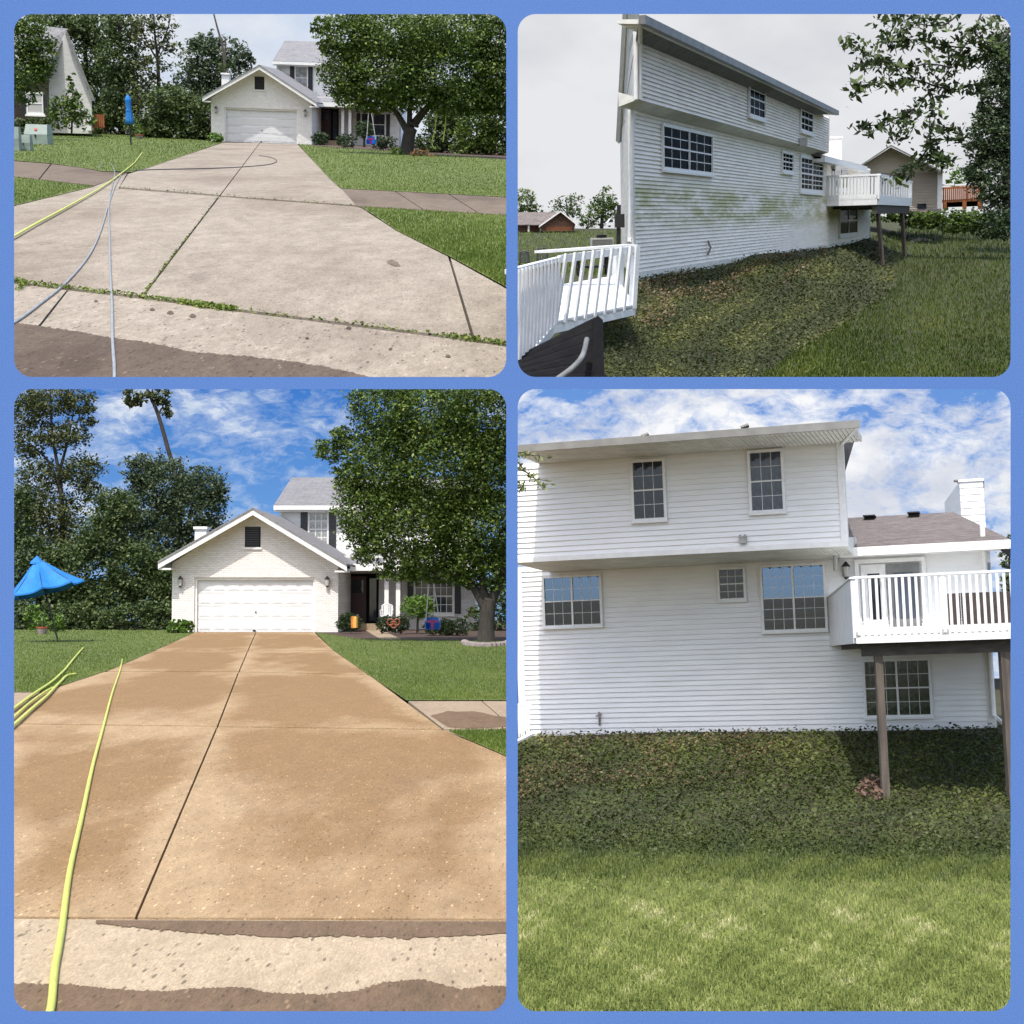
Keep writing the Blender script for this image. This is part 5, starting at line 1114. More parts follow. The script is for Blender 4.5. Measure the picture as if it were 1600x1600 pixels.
# ------------------------------------------------------------------ mildewed house
A0 = TR.at(990, 426, 36.9); A0.z = 0
_r = TR.ray(1630, 329.5); FT = Fac(TR, A0, (_r.x, _r.y))
def back_house_dirty():
    F = FT; uv = F.uv
    T = Thing(TR, 'siding_house', 'mildew streaked white siding house receding to the right, upper right view', 'house', A0)
    def zz(x, y, off=0.0): return uv(x, y, off)[1]
    tR = uv(1359, 345)[0]; sz = .5 * (zz(993, 178) + zz(1290, 243)); tU = uv(1290, 300)[0]
    # solid body, side wall leaning back along the left edge
    Db = TR.at(969, 240, 47); ptA = F.pt(0, 0); ptB = F.pt(tR, 0)
    body = MB(); n3 = F.n
    body.hexa([ptA - n3 * .03 - Vector((0, 0, 1.5)), ptB - n3 * .03 - Vector((0, 0, 1.5)), ptB - n3 * 8 - Vector((0, 0, 1.5)), Vector((Db.x, Db.y, -1.5))], [ptA - n3 * .03 + Vector((0, 0, sz)), ptB - n3 * .03 + Vector((0, 0, sz)), ptB - n3 * 8 + Vector((0, 0, sz)), Vector((Db.x, Db.y, sz))])
    T.add('wall', body, m_siding_dirty2)
    T.add('siding', F.siding(0, 0, tR, sz, .10, -.03, .045), m_siding_dirty, kind='stuff')
    ct = MB(); F.mbox(ct, -.05, -.2, .16, sz, -.08, .02); F.mbox(ct, tR - .2, -.1, tR + .05, sz * .55, -.08, .02); F.mbox(ct, .16, -.14, tR - .2, 0, -.05, .012); T.add('corner_trim', ct, m_trim_dirty)
    # upper storey
    d = .45; u0 = uv(996, 100, d)[0]; u1 = uv(1295, 210, d)[0]; ub = .5 * (zz(992, 157, d) + zz(1297, 237, d)); ut = .5 * (zz(1001, 52, d) + zz(1293, 181, d))
    U0, U1 = F.pt(u0, 0, d), F.pt(u1, 0, d); um = MB(); zv = lambda z: Vector((0, 0, z))
    um.hexa([U0 - n3 * .03 + zv(ub), U1 - n3 * .03 + zv(ub), U1 - n3 * 7 + zv(ub), Vector((Db.x, Db.y, ub))], [U0 - n3 * .03 + zv(ut), U1 - n3 * .03 + zv(ut), U1 - n3 * 7 + zv(ut), Vector((Db.x, Db.y, ut * .72 + ub * .28))]); T.add('upper_wall', um, m_siding_dirty2)
    T.add('siding', F.siding(u0, ub, u1, ut, .10, d - .03, .045), m_siding_dirty2, kind='stuff')
    uc = MB(); F.mbox(uc, u0 - .04, ub, u0 + .14, ut, d - .08, d + .02); F.mbox(uc, u1 - .14, ub, u1 + .04, ut, d - .08, d + .02); T.add('corner_trim', uc, m_trim)
    so = MB(); so.hexa([F.pt(u0, sz - .02, .0), F.pt(u1 + .1, sz - .02, .0), F.pt(u1 + .1, ub, d), F.pt(u0, ub, d)], [F.pt(u0, sz + .3, .0), F.pt(u1 + .1, sz + .3, .0), F.pt(u1 + .1, ub + .04, d), F.pt(u0, ub + .04, d)]); T.add('overhang_soffit', so, m_trim_dirty)
    # eave
    e = d + .5; g0, g1 = uv(999, 26, e)[0], uv(1306, 172, e)[0]; gz = .5 * (zz(1002, 26, e) + zz(1305, 174, e)); G0, G1 = F.pt(g0, gz, e), F.pt(g1, gz, e)
    ro = MB(); bl = TR.at(970, 205, 46); ro.hexa([G0 + zv(-.06), G1 + zv(-.06), G1 - n3 * 8 + zv(-.1), bl + zv(-.06)], [G0 + zv(.0), G1 + zv(.0), G1 - n3 * 8 + zv(-.04), bl + zv(.0)]); RF = T.add('roof', ro, m_roof_grey)
    gu = MB(); F.mbox(gu, g0, gz - .16, g1, gz + .02, e - .02, e + .13); T.add('gutter', gu, m_gutter_dark, RF)
    es = MB(); nb = 60
    for i in range(nb):
        a = g0 + .06 + (g1 - g0 - .1) * i / nb; b = g0 + .06 + (g1 - g0 - .1) * (i + .94) / nb; es.hexa([F.pt(a, ut - .02, d), F.pt(b, ut - .02, d), F.pt(b, gz - .15, e - .02), F.pt(a, gz - .15, e - .02)], [F.pt(a, ut + .06, d), F.pt(b, ut + .06, d), F.pt(b, gz - .05, e - .02), F.pt(a, gz - .05, e - .02)])
    T.add('eave_soffit', es, m_trim_dirty, RF, kind='stuff')
    rk = MB(); top0, top1 = TR.at(983, 20, 37.0), TR.at(967, 218, 45.0); w1 = TR.at(999, 22, 36.6)
    rk.hexa([TR.at(981, 16, 37.6), w1, TR.at(992, 44, 37.2), TR.at(974, 222, 45)], [TR.at(979, 16, 38.2), TR.at(997, 18, 37.4), TR.at(985, 60, 38.2), TR.at(967, 222, 46)]); T.add('rake_soffit', rk, m_trim_dirty, RF)
    T.add('rake_board', MB().tube([TR.at(979, 14, 37.8), TR.at(967, 220, 45.5)], .09, 4), m_trim, RF)
    T.add('downspout', MB().tube([F.pt(g0 + .05, gz - .1, e), F.pt(u0 + .02, ut - .25, d + .06), F.pt(u0 + .02, ub, d + .06)], .05, 7), m_trim_dirty)
    T.add('downspout', MB().tube([TR.at(989, 172, 36.6), TR.at(984, 372, 36.9), TR.at(983, 380, 36.7)], .06, 7), m_trim)
    T.add('electric_meter', MB().box(TR.at(968, 345, 41), (.25, .25, .35)).tube([TR.at(967, 320, 41), TR.at(966, 385, 41)], .06, 6), m_metal)
    # wing
    wz = .5 * (zz(1290, 252) + zz(1350, 265)); wb = MB(); w0 = F.pt(tU, 0); w1 = F.pt(tR, 0)
    wb.hexa([w0 - n3 * .04 + zv(sz - .3), w1 - n3 * .04 + zv(sz - .3), w1 - n3 * 7 + zv(sz - .3), w0 - n3 * 7 + zv(sz - .3)], [w0 - n3 * .04 + zv(wz), w1 - n3 * .04 + zv(wz), w1 - n3 * 7 + zv(wz), w0 - n3 * 7 + zv(wz)]); T.add('wing_wall', wb, m_siding)
    a = uv(1287, 245, .5); b = uv(1354, 259, .5); gzz = .5 * (a[1] + b[1]); gm = MB(); F.mbox(gm, a[0], gzz - .25, b[0], gzz, .4, .55)
    wr = MB(); wr.hexa([F.pt(a[0], gzz - .05, .5), F.pt(b[0], gzz - .05, .5), F.pt(b[0], gzz + .5, -5), F.pt(a[0], gzz + .5, -5)], [F.pt(a[0], gzz + .02, .5), F.pt(b[0], gzz + .02, .5), F.pt(b[0], gzz + .57, -5), F.pt(a[0], gzz + .57, -5)])
    WR = T.add('wing_roof', wr, m_roof_brown); T.add('gutter', gm, m_trim, WR)
    ws = MB(); F.mbox(ws, a[0], wz - .05, b[0], gzz - .25, -.02, .41); T.add('wing_soffit', ws, m_trim, WR)
    c = TR.at(1302, 232, 84); T.add('chimney', MB().box(c + zv(-.2), (.75, .75, 1.6)).box(c + zv(.55), (.85, .85, .08)), m_siding)
    def W(x0, y0, x1, y1, off=0.0, **k):
        xm = (x0 + x1) / 2; ym = (y0 + y1) / 2; t = uv(xm, y0, off)[1]; bt = uv(xm, y1, off)[1]; return window(T, F, uv(x0, ym, off)[0], bt, uv(x1, ym, off)[0], t, off=off, **k)
    W(1034, 206, 1110, 265, units=2, cas=.08, bar=.022, gl=(m_glass_tr, m_glass_tr)); W(1221, 241, 1237, 266, cas=.1, bar=.03, gl=(m_glass_tr, m_glass_tr)); W(1250, 250, 1284, 296, units=2, rows=3, cas=.13, bar=.04, gl=(m_glass_tr, m_glass_tr))
    W(1311, 325, 1338, 364, units=2, cas=.13, bar=.05, panes=False, gl=(m_glass_tr, m_glass_tr)); W(1169, 131, 1193, 181, d, cas=.09, bar=.025, gl=(m_glass_tr, m_glass_tr)); W(1250, 166, 1268, 204, d, cas=.1, bar=.035, gl=(m_glass_tr, m_glass_tr))
    q0, q1 = uv(1299, 270)[0], uv(1322, 272)[0]; z0, z1 = uv(1310, 300)[1], uv(1310, 262)[1]; dm = MB(); F.mbox(dm, q0, z0, q1, z1, 0, .1); D2 = T.add('door', dm, m_trim)
    F.piece(T, 'pane', m_glass, q0 + .25, z0 + .2, q0 + (q1 - q0) * .42, z1 - .2, .09, .12, D2); F.piece(T, 'pane', m_glass, q0 + (q1 - q0) * .5, z0 + .2, q1 - .25, z1 - .12, .09, .13, D2)
    lantern(T, F.pt(*uv(1292, 258), .3), 1.4, m_metal)
    v = uv(1249, 222, d); T.add('flood_light_box', MB().box(F.pt(v[0], v[1], d + .12), (.3, .3, .28)), m_gutter)
    v = uv(1104, 387); T.add('faucet', MB().tube([F.pt(v[0] - .05, v[1] - .2, .04), F.pt(v[0], v[1], .12), F.pt(v[0] - .03, v[1] + .2, .04)], .035, 6), m_pot)
back_house_dirty()

def deck_dirty():
    F = FT; up = Vector((0, 0, 1)); W0 = F.pt(*F.uv(1292, 313)); fl = W0.z; o = Vector((0, 0, TR.h))
    def plane_pt(px, py, p, n):                 # where the sight line meets an upright plane
        r = TR.ray(px, py); k = (p - o).dot(n) / r.dot(n); return o + r * k
    C = plane_pt(1371, 300, W0, F.e); C.z = fl; E = plane_pt(1422, 306, C, F.n); E.z = fl; side = C - W0; Ew = E - side
    base = TR.at(1390, 416, C.y); T = Thing(TR, 'raised_deck', 'white railed raised deck at the far end of the mildewed house', 'deck', base)
    for i in range(10):
        q = [W0 + side * (i / 10), Ew + side * (i / 10), Ew + side * ((i + .96) / 10), W0 + side * ((i + .96) / 10)]; T.add('deck_board', MB().hexa([p - up * .05 for p in q], q), m_deckw)
    h = 36 * C.y / FOC
    for a, b, n in ((W0, C, 15), (C, E, 13)):
        railing(T, a, b, h, n, m_deckw, bal=.10, rail=.2); d = b - a; e = d.normalized(); nn = Vector((e.y, -e.x, 0))
        T.add('fascia', MB().box((a + b) / 2 - up * .05 + nn * .05, (d.length, .1, .42), (e, nn, up)), m_deckw)
    for p in (C, E, W0): T.box('rail_post', m_deckw, p + up * h * .5, (.2, .2, h * 1.02), F.ang)
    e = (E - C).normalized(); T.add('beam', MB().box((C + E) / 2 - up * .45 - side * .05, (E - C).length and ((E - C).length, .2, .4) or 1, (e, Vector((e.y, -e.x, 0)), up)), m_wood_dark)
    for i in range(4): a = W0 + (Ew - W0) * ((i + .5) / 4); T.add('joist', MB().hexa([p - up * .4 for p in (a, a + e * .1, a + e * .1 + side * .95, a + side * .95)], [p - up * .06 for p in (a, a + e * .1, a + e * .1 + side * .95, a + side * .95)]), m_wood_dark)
    for f, bx, by in ((.08, 1389, 420), (.80, 1423, 404)):
        p = C + (E - C) * f - side * .05; zb = TR.at(bx, by, p.y).z; foot = TR.at(bx - 9, by, p.y)
        T.add('post', MB().tube([Vector((p.x, p.y, fl - .6)), Vector((foot.x, p.y, zb - .1))], .11, 4), m_wood)
    return C
deck_dirty()

# ------------------------------------------------------------------ near white landing at the lower left of that view
def near_deck():
    up = Vector((0, 0, 1)); Y = 27.0; k = Y / FOC
    P1 = TR.at(993, 478, 27.5); P0 = TR.at(866, 505, 24.5); fz = None
    base = TR.at(993, 486, 27.5); T = Thing(TR, 'white_landing', 'bright white railed landing at the left corner of the mildewed house', 'deck', base)
    # floor: front edge P0-P1, back edge further away
    Bk0, Bk1 = TR.at(872, 445, 30.5), TR.at(962, 430, 33); n = 9
    for i in range(n):
        q = [P0 + (Bk0 - P0) * (i / n), P1 + (Bk1 - P1) * (i / n), P1 + (Bk1 - P1) * ((i + .96) / n), P0 + (Bk0 - P0) * ((i + .96) / n)]
        T.add('floor_board', MB().hexa([p - up * .04 for p in q], q), m_deckw)
    d = P1 - P0; e = d.normalized(); nn = Vector((e.y, -e.x, 0)).normalized()
    T.add('rim_board', MB().hexa([P0 - up * .16, P1 - up * .16, P1 - up * .16 - nn * .05, P0 - up * .16 - nn * .05], [P0 + up * .03, P1 + up * .03, P1 + up * .03 - nn * .05, P0 + up * .03 - nn * .05]), m_deckw)
    tops = [TR.at(876, 399, 24.6), TR.at(995, 384, 27.5)]
    for i in range(8):
        x = 873 + i * 14.6; yb = 505 - i * 3.0; yt = 396 - i * 1.7; Yi = 24.4 + 3.0 * i / 8
        a, b = TR.at(x - 5 + i * .6, yb + 2, Yi), TR.at(x + 12 - i * .2, yt, Yi); T.add('baluster', MB().tube([a, b], .035, 4), m_deckw)
    T.add('top_rail', MB().hexa([tops[0] - up * .12, tops[1] - up * .12, tops[1] - up * .12 - nn * .06, tops[0] - up * .12 - nn * .06], [tops[0], tops[1], tops[1] - nn * .06, tops[0] - nn * .06]), m_deckw)
    a, b = TR.at(857, 391, 30), TR.at(996, 381, 31); T.add('cap_rail', MB().hexa([a - up * .05, b - up * .05, b - up * .05 - nn * .3, a - up * .05 - nn * .3], [a, b, b - nn * .3, a - nn * .3]), m_deckw)
    T.add('corner_post', MB().tube([TR.at(988, 482, 27.45), TR.at(994, 384, 27.45)], .075, 4), m_deckw); T.add('corner_post', MB().tube([TR.at(967, 468, 31), TR.at(970, 388, 31)], .08, 4), m_deckw)
    T.add('back_post', MB().tube([TR.at(962, 432, 33), TR.at(966, 386, 33)], .09, 4), m_deckw)
    # stair side running off to the left
    for i in range(12):
        x = 806 + i * 5.6; Yi = 22.6 + i * .15; yb = 575 - i * 6.2; yt = 421 - i * 1.5
        T.add('baluster', MB().tube([TR.at(x, yb, Yi), TR.at(x + 6, yt, Yi)], .028, 4), m_deckw)
    s0, s1 = TR.at(800, 424, 22.4), TR.at(879, 404, 24.4); T.add('stair_rail', MB().hexa([s0 - up * .04, s1 - up * .04, s1 - up * .04 + nn * -.12, s0 - up * .04 + nn * -.12], [s0 + up * .03, s1 + up * .03, s1 + up * .03 + nn * -.12, s0 + up * .03 + nn * -.12]), m_deckw)
    q = [TR.at(800, 590, 22.6), TR.at(866, 508, 24.4), TR.at(866, 522, 24.4), TR.at(800, 604, 22.6)]; T.add('stringer', MB().hexa([p - nn * .05 for p in q], q), m_deckw)
near_deck()
# shade under the landing put in as black boards, plus post and pipe
T = Thing(TR, 'landing_shade', 'black boards standing in for the deep shade beneath the white landing', 'shade boards', TR.at(930, 560, 26))
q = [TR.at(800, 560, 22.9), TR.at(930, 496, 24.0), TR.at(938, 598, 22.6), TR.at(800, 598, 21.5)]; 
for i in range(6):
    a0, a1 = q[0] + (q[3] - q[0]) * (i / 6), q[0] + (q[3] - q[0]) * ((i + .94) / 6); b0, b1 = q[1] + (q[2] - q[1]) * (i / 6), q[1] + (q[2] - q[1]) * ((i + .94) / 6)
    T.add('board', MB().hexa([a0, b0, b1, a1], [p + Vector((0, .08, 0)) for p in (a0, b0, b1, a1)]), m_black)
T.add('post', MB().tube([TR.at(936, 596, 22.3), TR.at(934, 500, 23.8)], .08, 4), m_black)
solo(TR, 'drain_pipe', MB().tube(catmull([TR.at(868, 594, 21.6), TR.at(895, 574, 21.9), TR.at(910, 556, 22.2), TR.at(917, 530, 22.8)], 6), .04, 8), m_gutter_dark, 'pale corrugated drain pipe in the dark below the landing', 'pipe', smooth=True)

# ------------------------------------------------------------------ neighbours, upper right view
def neighbour_beige():
    Y = 100.0; k = Y / FOC; b = TR.at(1420, 328, Y); T = Thing(TR, 'neighbour_house', 'plain beige siding house with gabled wall behind the raised deck', 'house', b); at = lambda x, y, dy=0: TR.at(x, y, Y + dy)
    ring = [(1342, 330), (1471, 330), (1470, 268), (1392, 230), (1342, 262)]; w = MB(); w.hexa([at(x, y) for x, y in ring], [at(x, y, 12) for x, y in ring]); T.add('wall', w, m_siding_beige)
    n = 26; sd = MB()
    for i in range(n):
        y0 = 328 - (328 - 268) * i / n; y1 = 328 - (328 - 268) * (i + 1) / n; sd.hexa([at(1343, y0, -.14), at(1470.5, y0, -.14), at(1470.5, y0, -.005), at(1343, y0, -.005)], [at(1343, y1 + .3, -.04), at(1470.5, y1 + .3, -.04), at(1470.5, y1 + .3, -.005), at(1343, y1 + .3, -.005)])
    T.add('siding', sd, m_siding_beige, kind='stuff')
    r = MB()
    for a, c in (((1392, 226), (1338, 262)), ((1392, 226), (1475, 268))):
        r.hexa([at(*a, -1.2), at(*c, -1.2), at(c[0], c[1] + 3, -1.2), at(a[0], a[1] + 3, -1.2)], [at(*a, 12), at(*c, 12), at(c[0], c[1] + 3, 12), at(a[0], a[1] + 3, 12)])
    T.add('roof', r, m_gutter_dark)
    T.add('corner_trim', MB().box(at(1468, 299, -.1), (.3, .2, 2.6)), m_trim)
    T.add('foundation', MB().hexa([at(1342, 333, -.2), at(1471, 333, -.2), at(1471, 333, .2), at(1342, 333, .2)], [at(1342, 326, -.2), at(1471, 326, -.2), at(1471, 326, .2), at(1342, 326, .2)]), m_pot)
    for x in (1350, 1440): T.add('basement_window', MB().box(at(x, 322, -.2), (.55, .1, .3)), m_glass)
neighbour_beige()
def neighbour_deck():
    Y = 104.0; at = lambda x, y, dy=0: TR.at(x, y, Y + dy); up = Vector((0, 0, 1)); T = Thing(TR, 'wooden_deck', 'orange stained wooden deck behind the beige house', 'deck', at(1505, 326))
    for y, w in ((293, 3), (313, 4)):
        T.add('rail', MB().hexa([at(1469, y + w), at(1541, y + w - 4), at(1541, y + w - 4, 3), at(1469, y + w, 3)], [at(1469, y), at(1541, y - 4), at(1541, y - 4, 3), at(1469, y, 3)]), m_wood_or)
    for i in range(22):
        x = 1471 + i * 3.2; T.add('baluster', MB().tube([at(x, 313 - i * .18, -.05), at(x, 294 - i * .18, -.05)], .055, 4), m_wood_or)
    for x in (1476, 1507, 1531): T.add('post', MB().tube([at(x, 327), at(x, 315)], .14, 4), m_wood_or)
    T.add('under_deck_shade_board', MB().hexa([at(1478, 324, 2.6), at(1536, 322, 2.6), at(1536, 322, 2.7), at(1478, 324, 2.7)], [at(1478, 316, 2.6), at(1536, 313, 2.6), at(1536, 313, 2.7), at(1478, 316, 2.7)]), m_black)  # black sheet stands in for the shade below the deck
    for i in range(3): T.add('awning_slat', MB().hexa([at(1470 + i * 22, 291, 1), at(1491 + i * 22, 290, 1), at(1491 + i * 22, 287, 3), at(1470 + i * 22, 289, 3)], [at(1470 + i * 22, 290, 1), at(1491 + i * 22, 289, 1), at(1491 + i * 22, 286, 3), at(1470 + i * 22, 288, 3)]), m_gutter)
neighbour_deck()
def brick_ranch():
    Y = 120.0; at = lambda x, y, dy=0: TR.at(x, y, Y + dy); T = Thing(TR, 'brick_ranch_house', 'low red brick ranch house across the far left lawn', 'house', at(870, 362))
    g = [(845, 361), (897, 361), (899, 350), (876, 331), (845, 352)]; m = MB(); m.hexa([at(x, y) for x, y in g], [at(x, y, 8) for x, y in g]); T.add('wall', m, m_brick_red)
    m = MB(); q = [(804, 362), (846, 362), (846, 351), (804, 351)]; m.hexa([at(x, y, 2) for x, y in q], [at(x, y, 8) for x, y in q]); T.add('wall', m, m_brick_red)
    r = MB(); r.hexa([at(802, 352, 1.2), at(850, 352, 1.2), at(876, 332.5, 4), at(802, 332.5, 4)], [at(802, 351, 1.2), at(850, 351, 1.2), at(876, 331.5, 4), at(802, 331.5, 4)]); RF = T.add('roof', r, m_roof_brown)
    f = MB()
    for a, c in (((876, 329), (842, 353)), ((876, 329), (903, 351))): f.hexa([at(*a, -.6), at(*c, -.6), at(c[0], c[1] + 2.4, -.6), at(a[0], a[1] + 2.4, -.6)], [at(*a, 8), at(*c, 8), at(c[0], c[1] + 2.4, 8), at(a[0], a[1] + 2.4, 8)])
    T.add('rake_board', f, m_trim, RF)
    d = MB(); d.hexa([at(853, 361, -.1), at(894, 361, -.1), at(894, 361, .1), at(853, 361, .1)], [at(853, 354, -.1), at(894, 354, -.1), at(894, 354, .1), at(853, 354, .1)]); T.add('garage_door', d, m_wood_or)
    T.add('vent', MB().box(at(876, 340, -.05), (.35, .1, .35)), m_brick_brown)
    for x in (826, 845): T.add('porch_post', MB().tube([at(x, 362, 1.4), at(x, 351, 1.4)], .08, 6), m_trim)
brick_ranch()
def van():
    Y = 112.0; at = lambda x, y, dy=0: TR.at(x, y, Y + dy); b = at(955, 353); T = Thing(TR, 'white_van', 'white van parked beyond the left corner of the mildewed house', 'van', b); k = Y / FOC
    w, h = 22 * k, 11.5 * k; c = at(958, 347.5)
    prof = [(-.5, -.38), (.5, -.38), (.5, .45), (-.22, .5), (-.38, .08), (-.5, .02)]; m = MB(); m.hexa([c + Vector((x * w, -.5, z * h)) for x, z in prof], [c + Vector((x * w, 1.2, z * h)) for x, z in prof]); T.add('body', m, m_chair)
    m = MB(); q = [(-.36, .08), (-.22, .42), (-.05, .42), (-.05, .08)]; m.hexa([c + Vector((x * w, -.52, z * h)) for x, z in q], [c + Vector((x * w, -.49, z * h)) for x, z in q]); T.add('side_window', m, m_glass)
    for x in (-.28, .3):
        wc = c + Vector((x * w, -.45, -.4 * h)); T.add('wheel', MB().tube([wc, wc + Vector((0, .25, 0))], .2 * h, 12), m_black)
van()
# patio furniture between the landing and the lawn
def patio():
    b = TR.at(905, 420, 38); T = Thing(TR, 'patio_table', 'dark patio table seen through the landing balusters', 'table', TR.at(925, 432, 36.5)); k = 36.5 / FOC
    c = TR.at(925, 400, 36.5); T.add('table_top', MB().box(c, (52 * k, .9, .06)), m_metal)
    for x in (-22, 22):
        for y in (-.35, .35): T.add('leg', MB().tube([c + Vector((x * k, y, 0)), c + Vector((x * k, y, -30 * k))], .03, 6), m_metal)
    T.add('lower_shelf', MB().box(c - Vector((0, 0, 16 * k)), (46 * k, .7, .05)), m_metal)
    def chair(x, y, s, label):
        c = TR.at(x, y, 36); T = Thing(TR, 'patio_chair', label, 'chair', c); kk = 36 / FOC * s
        T.add('seat', MB().box(c + Vector((0, 0, 13 * kk)), (20 * kk, .4, 1.5 * kk)), m_metal)
        for dx in (-9, 9):
            for dy in (-.18, .18): T.add('leg', MB().tube([c + Vector((dx * kk, dy, 13 * kk)), c + Vector((dx * kk * 1.1, dy, 0))], .018, 6), m_metal)
        bk = MB(); bk.tube([c + Vector((-9 * kk, .2, 13 * kk)), c + Vector((-8 * kk, .28, 30 * kk)), c + Vector((0, .3, 34 * kk)), c + Vector((8 * kk, .28, 30 * kk)), c + Vector((9 * kk, .2, 13 * kk))], .02, 6)
        for q in range(5): x0 = (-6 + 3 * q) * kk; bk.tube([c + Vector((x0, .24, 13 * kk)), c + Vector((x0, .29, 31 * kk))], .012, 5)
        T.add('backrest', bk, m_metal)
    chair(848, 418, .9, 'dark metal patio chair left of the patio table'); chair(820, 420, .8, 'dark metal patio chair cut by the left edge of the lawn')
    b = TR.at(936, 388, 40); T = Thing(TR, 'air_conditioner', 'grey air conditioning unit on the lawn behind the landing', 'air conditioner', b); k = 40 / FOC
    c = TR.at(940, 380, 40); T.add('casing', MB().box(c, (34 * k, .6, 16 * k)), m_gutter)
    for i in range(6): T.box('louvre', m_gutter_dark, c + Vector((0, -.31, (-6 + 2.3 * i) * k)), (31 * k, .02, 1.1 * k))
    T.add('top_grille', MB().lathe(c + Vector((0, 0, 8 * k)), [(8 * k, 0), (8 * k, 4 * k), (3 * k, 5 * k), (.01, 5 * k)], 12), m_black)
patio()
# ------------------------------------------------------------------ trees, upper right view
tree(TR, 'maple_tree', 'round tree at the far left behind the brick ranch house', (815, 352), 138, [([(815, 355), (815, 320)], [2.5, 1.5])], [(818, 318, 20, 22), (835, 328, 12), (808, 335, 16)], 1500, 4, (f_tree, m_bark_d))
tree(TR, 'sparse_tree', 'thin leafed tree above the roof of the brick ranch house', (888, 350), 140, [([(888, 352), (886, 330), (884, 308)], [2, 1.2, .5]), ([(887, 335), (872, 318)], [1, .4]), ([(887, 335), (902, 312)], [1, .4])], [(884, 316, 20, 14), (868, 322, 10), (900, 318, 13), (890, 335, 18, 12)], 750, 4, (f_back, m_bark_d), spread=.3)
tree(TR, 'dense_tree', 'dense dark tree left of the mildewed house corner', (940, 355), 136, [([(940, 357), (941, 330)], [3, 2])], [(944, 318, 20, 24), (930, 336, 18), (955, 335, 15, 18), (915, 348, 12, 9)], 2200, 4, (f_tree, m_bark_d))
tree(TR, 'tall_conifer', 'tall dark vine covered tree at the right edge beyond the decks', (1572, 345), 92, [([(1572, 350), (1574, 200), (1578, 60)], [7, 5, 2])], [(1572, 90, 30, 45), (1560, 150, 32, 40), (1548, 215, 34, 40), (1572, 215, 25, 50), (1555, 275, 40, 40), (1528, 232, 20, 16), (1565, 325, 30, 30), (1525, 268, 20, 16), (1540, 180, 16, 22)], 17000, 5.5, (f_blue, m_bark_d), droop=.7)
tree(TR, 'light_tree', 'pale green tree behind the orange wooden deck', (1510, 318), 112, [([(1510, 322), (1511, 285)], [2, 1])], [(1512, 276, 26, 16), (1492, 284, 14, 10), (1535, 285, 16, 14)], 1300, 4.5, (f_bright, m_bark))
for i, (x, y, rx, ry, lb) in enumerate(((1440, 344, 34, 14, 'low weedy shrubs on the bank behind the raised deck posts'), (1500, 346, 36, 20, 'low green shrubs on the bank below the orange wooden deck'), (1556, 352, 34, 24, 'low dark shrubs on the bank at the right edge'), (1360, 335, 18, 12, 'low shrub against the beige house foundation'), (1395, 336, 20, 12, 'weeds growing between the two raised deck posts'))):
    shrub(TR, 'shrub', lb, (x - rx, y - ry, x + rx, y + ry), 92 if i > 2 else 86, 2200 if i < 3 else 700, 5, f_hedge if i == 2 else f_tree, 'shrub')
leafy_branch(TR, 'tree_branch', 'long drooping leafy branches hanging across the overcast sky', [
    [(1535, 18), (1520, 50), (1505, 75), (1485, 105), (1462, 135), (1428, 170)], [(1505, 75), (1470, 70), (1430, 62), (1390, 68)], [(1500, 20), (1470, 40), (1420, 35), (1370, 30)],
    [(1485, 105), (1450, 100), (1405, 105), (1350, 80), (1322, 62)], [(1462, 135), (1430, 125), (1390, 130), (1345, 128)], [(1455, 145), (1460, 165), (1452, 190), (1456, 225), (1462, 245)], [(1428, 170), (1400, 185), (1370, 195), (1340, 198)], [(1428, 170), (1405, 205), (1395, 212)], [(1456, 200), (1485, 200), (1500, 215)], [(1456, 225), (1435, 250), (1410, 270), (1402, 278)], [(1460, 240), (1470, 250), (1488, 250)], [(1520, 50), (1545, 70), (1572, 90)], [(1582, 40), (1555, 75), (1530, 90), (1505, 95)], [(1420, 35), (1400, 55), (1370, 62)], [(1405, 105), (1380, 95), (1340, 100)], [(1462, 135), (1495, 140), (1530, 130)], [(1345, 128), (1335, 145)], [(1480, 30), (1440, 28), (1400, 22)], [(1560, 20), (1540, 40), (1500, 55)]],
    24, 2300, 12.5, f_branch, m_bark_d, (1535, 18), (1.5, .5), 8.0, along=(.12, 1.0))
T = Thing(TR, 'rock_mound', 'small brown rocky mound in the lawn right of the deck posts', 'mound', TR.g(1437, 378))
for i in range(14): g = TR.g(1437 + rnd.gauss(0, 7), 377 + rnd.gauss(0, 1.6), 0); T.add('stone', MB().lathe(g, [(.01, -.1), (rnd.uniform(.12, .25), 0), (rnd.uniform(.1, .2), .12), (.01, .2)], 6), m_pot)

# ------------------------------------------------------------------ trees, lower left view
tree(BL, 'shade_tree', 'big dark leafy shade tree on the sunny front lawn', (761, 1004), 50, [([(759, 1010), (760, 985), (762, 955), (765, 935)], [17, 12.5, 12, 11]), ([(762, 958), (745, 925), (725, 900), (700, 872)], [9, 7, 5, 3]), ([(763, 950), (778, 915), (790, 880)], [9, 7, 5]), ([(758, 940), (752, 890), (748, 840)], [7, 5, 3]), ([(725, 900), (690, 890), (640, 880)], [4, 3, 1.5]), ([(748, 850), (700, 760), (680, 680)], [4, 3, 1])],
    [(600, 640, 55, 60), (670, 650, 75, 70), (750, 650, 60, 75), (598, 730, 66, 66), (690, 735, 95, 80), (770, 740, 45, 80), (570, 800, 46, 52), (650, 815, 80, 60), (740, 820, 70, 60), (585, 858, 42, 26), (660, 872, 55, 26), (735, 875, 50, 28), (515, 705, 26, 22), (535, 685, 22, 20), (545, 745, 26, 30), (785, 860, 20, 40), (620, 893, 34, 16), (700, 897, 42, 18), (655, 900, 30, 14), (775, 892, 26, 30), (735, 905, 24, 16)],
    95000, 5.2, (f_tree, m_bark_d), droop=.9, spread=.16)
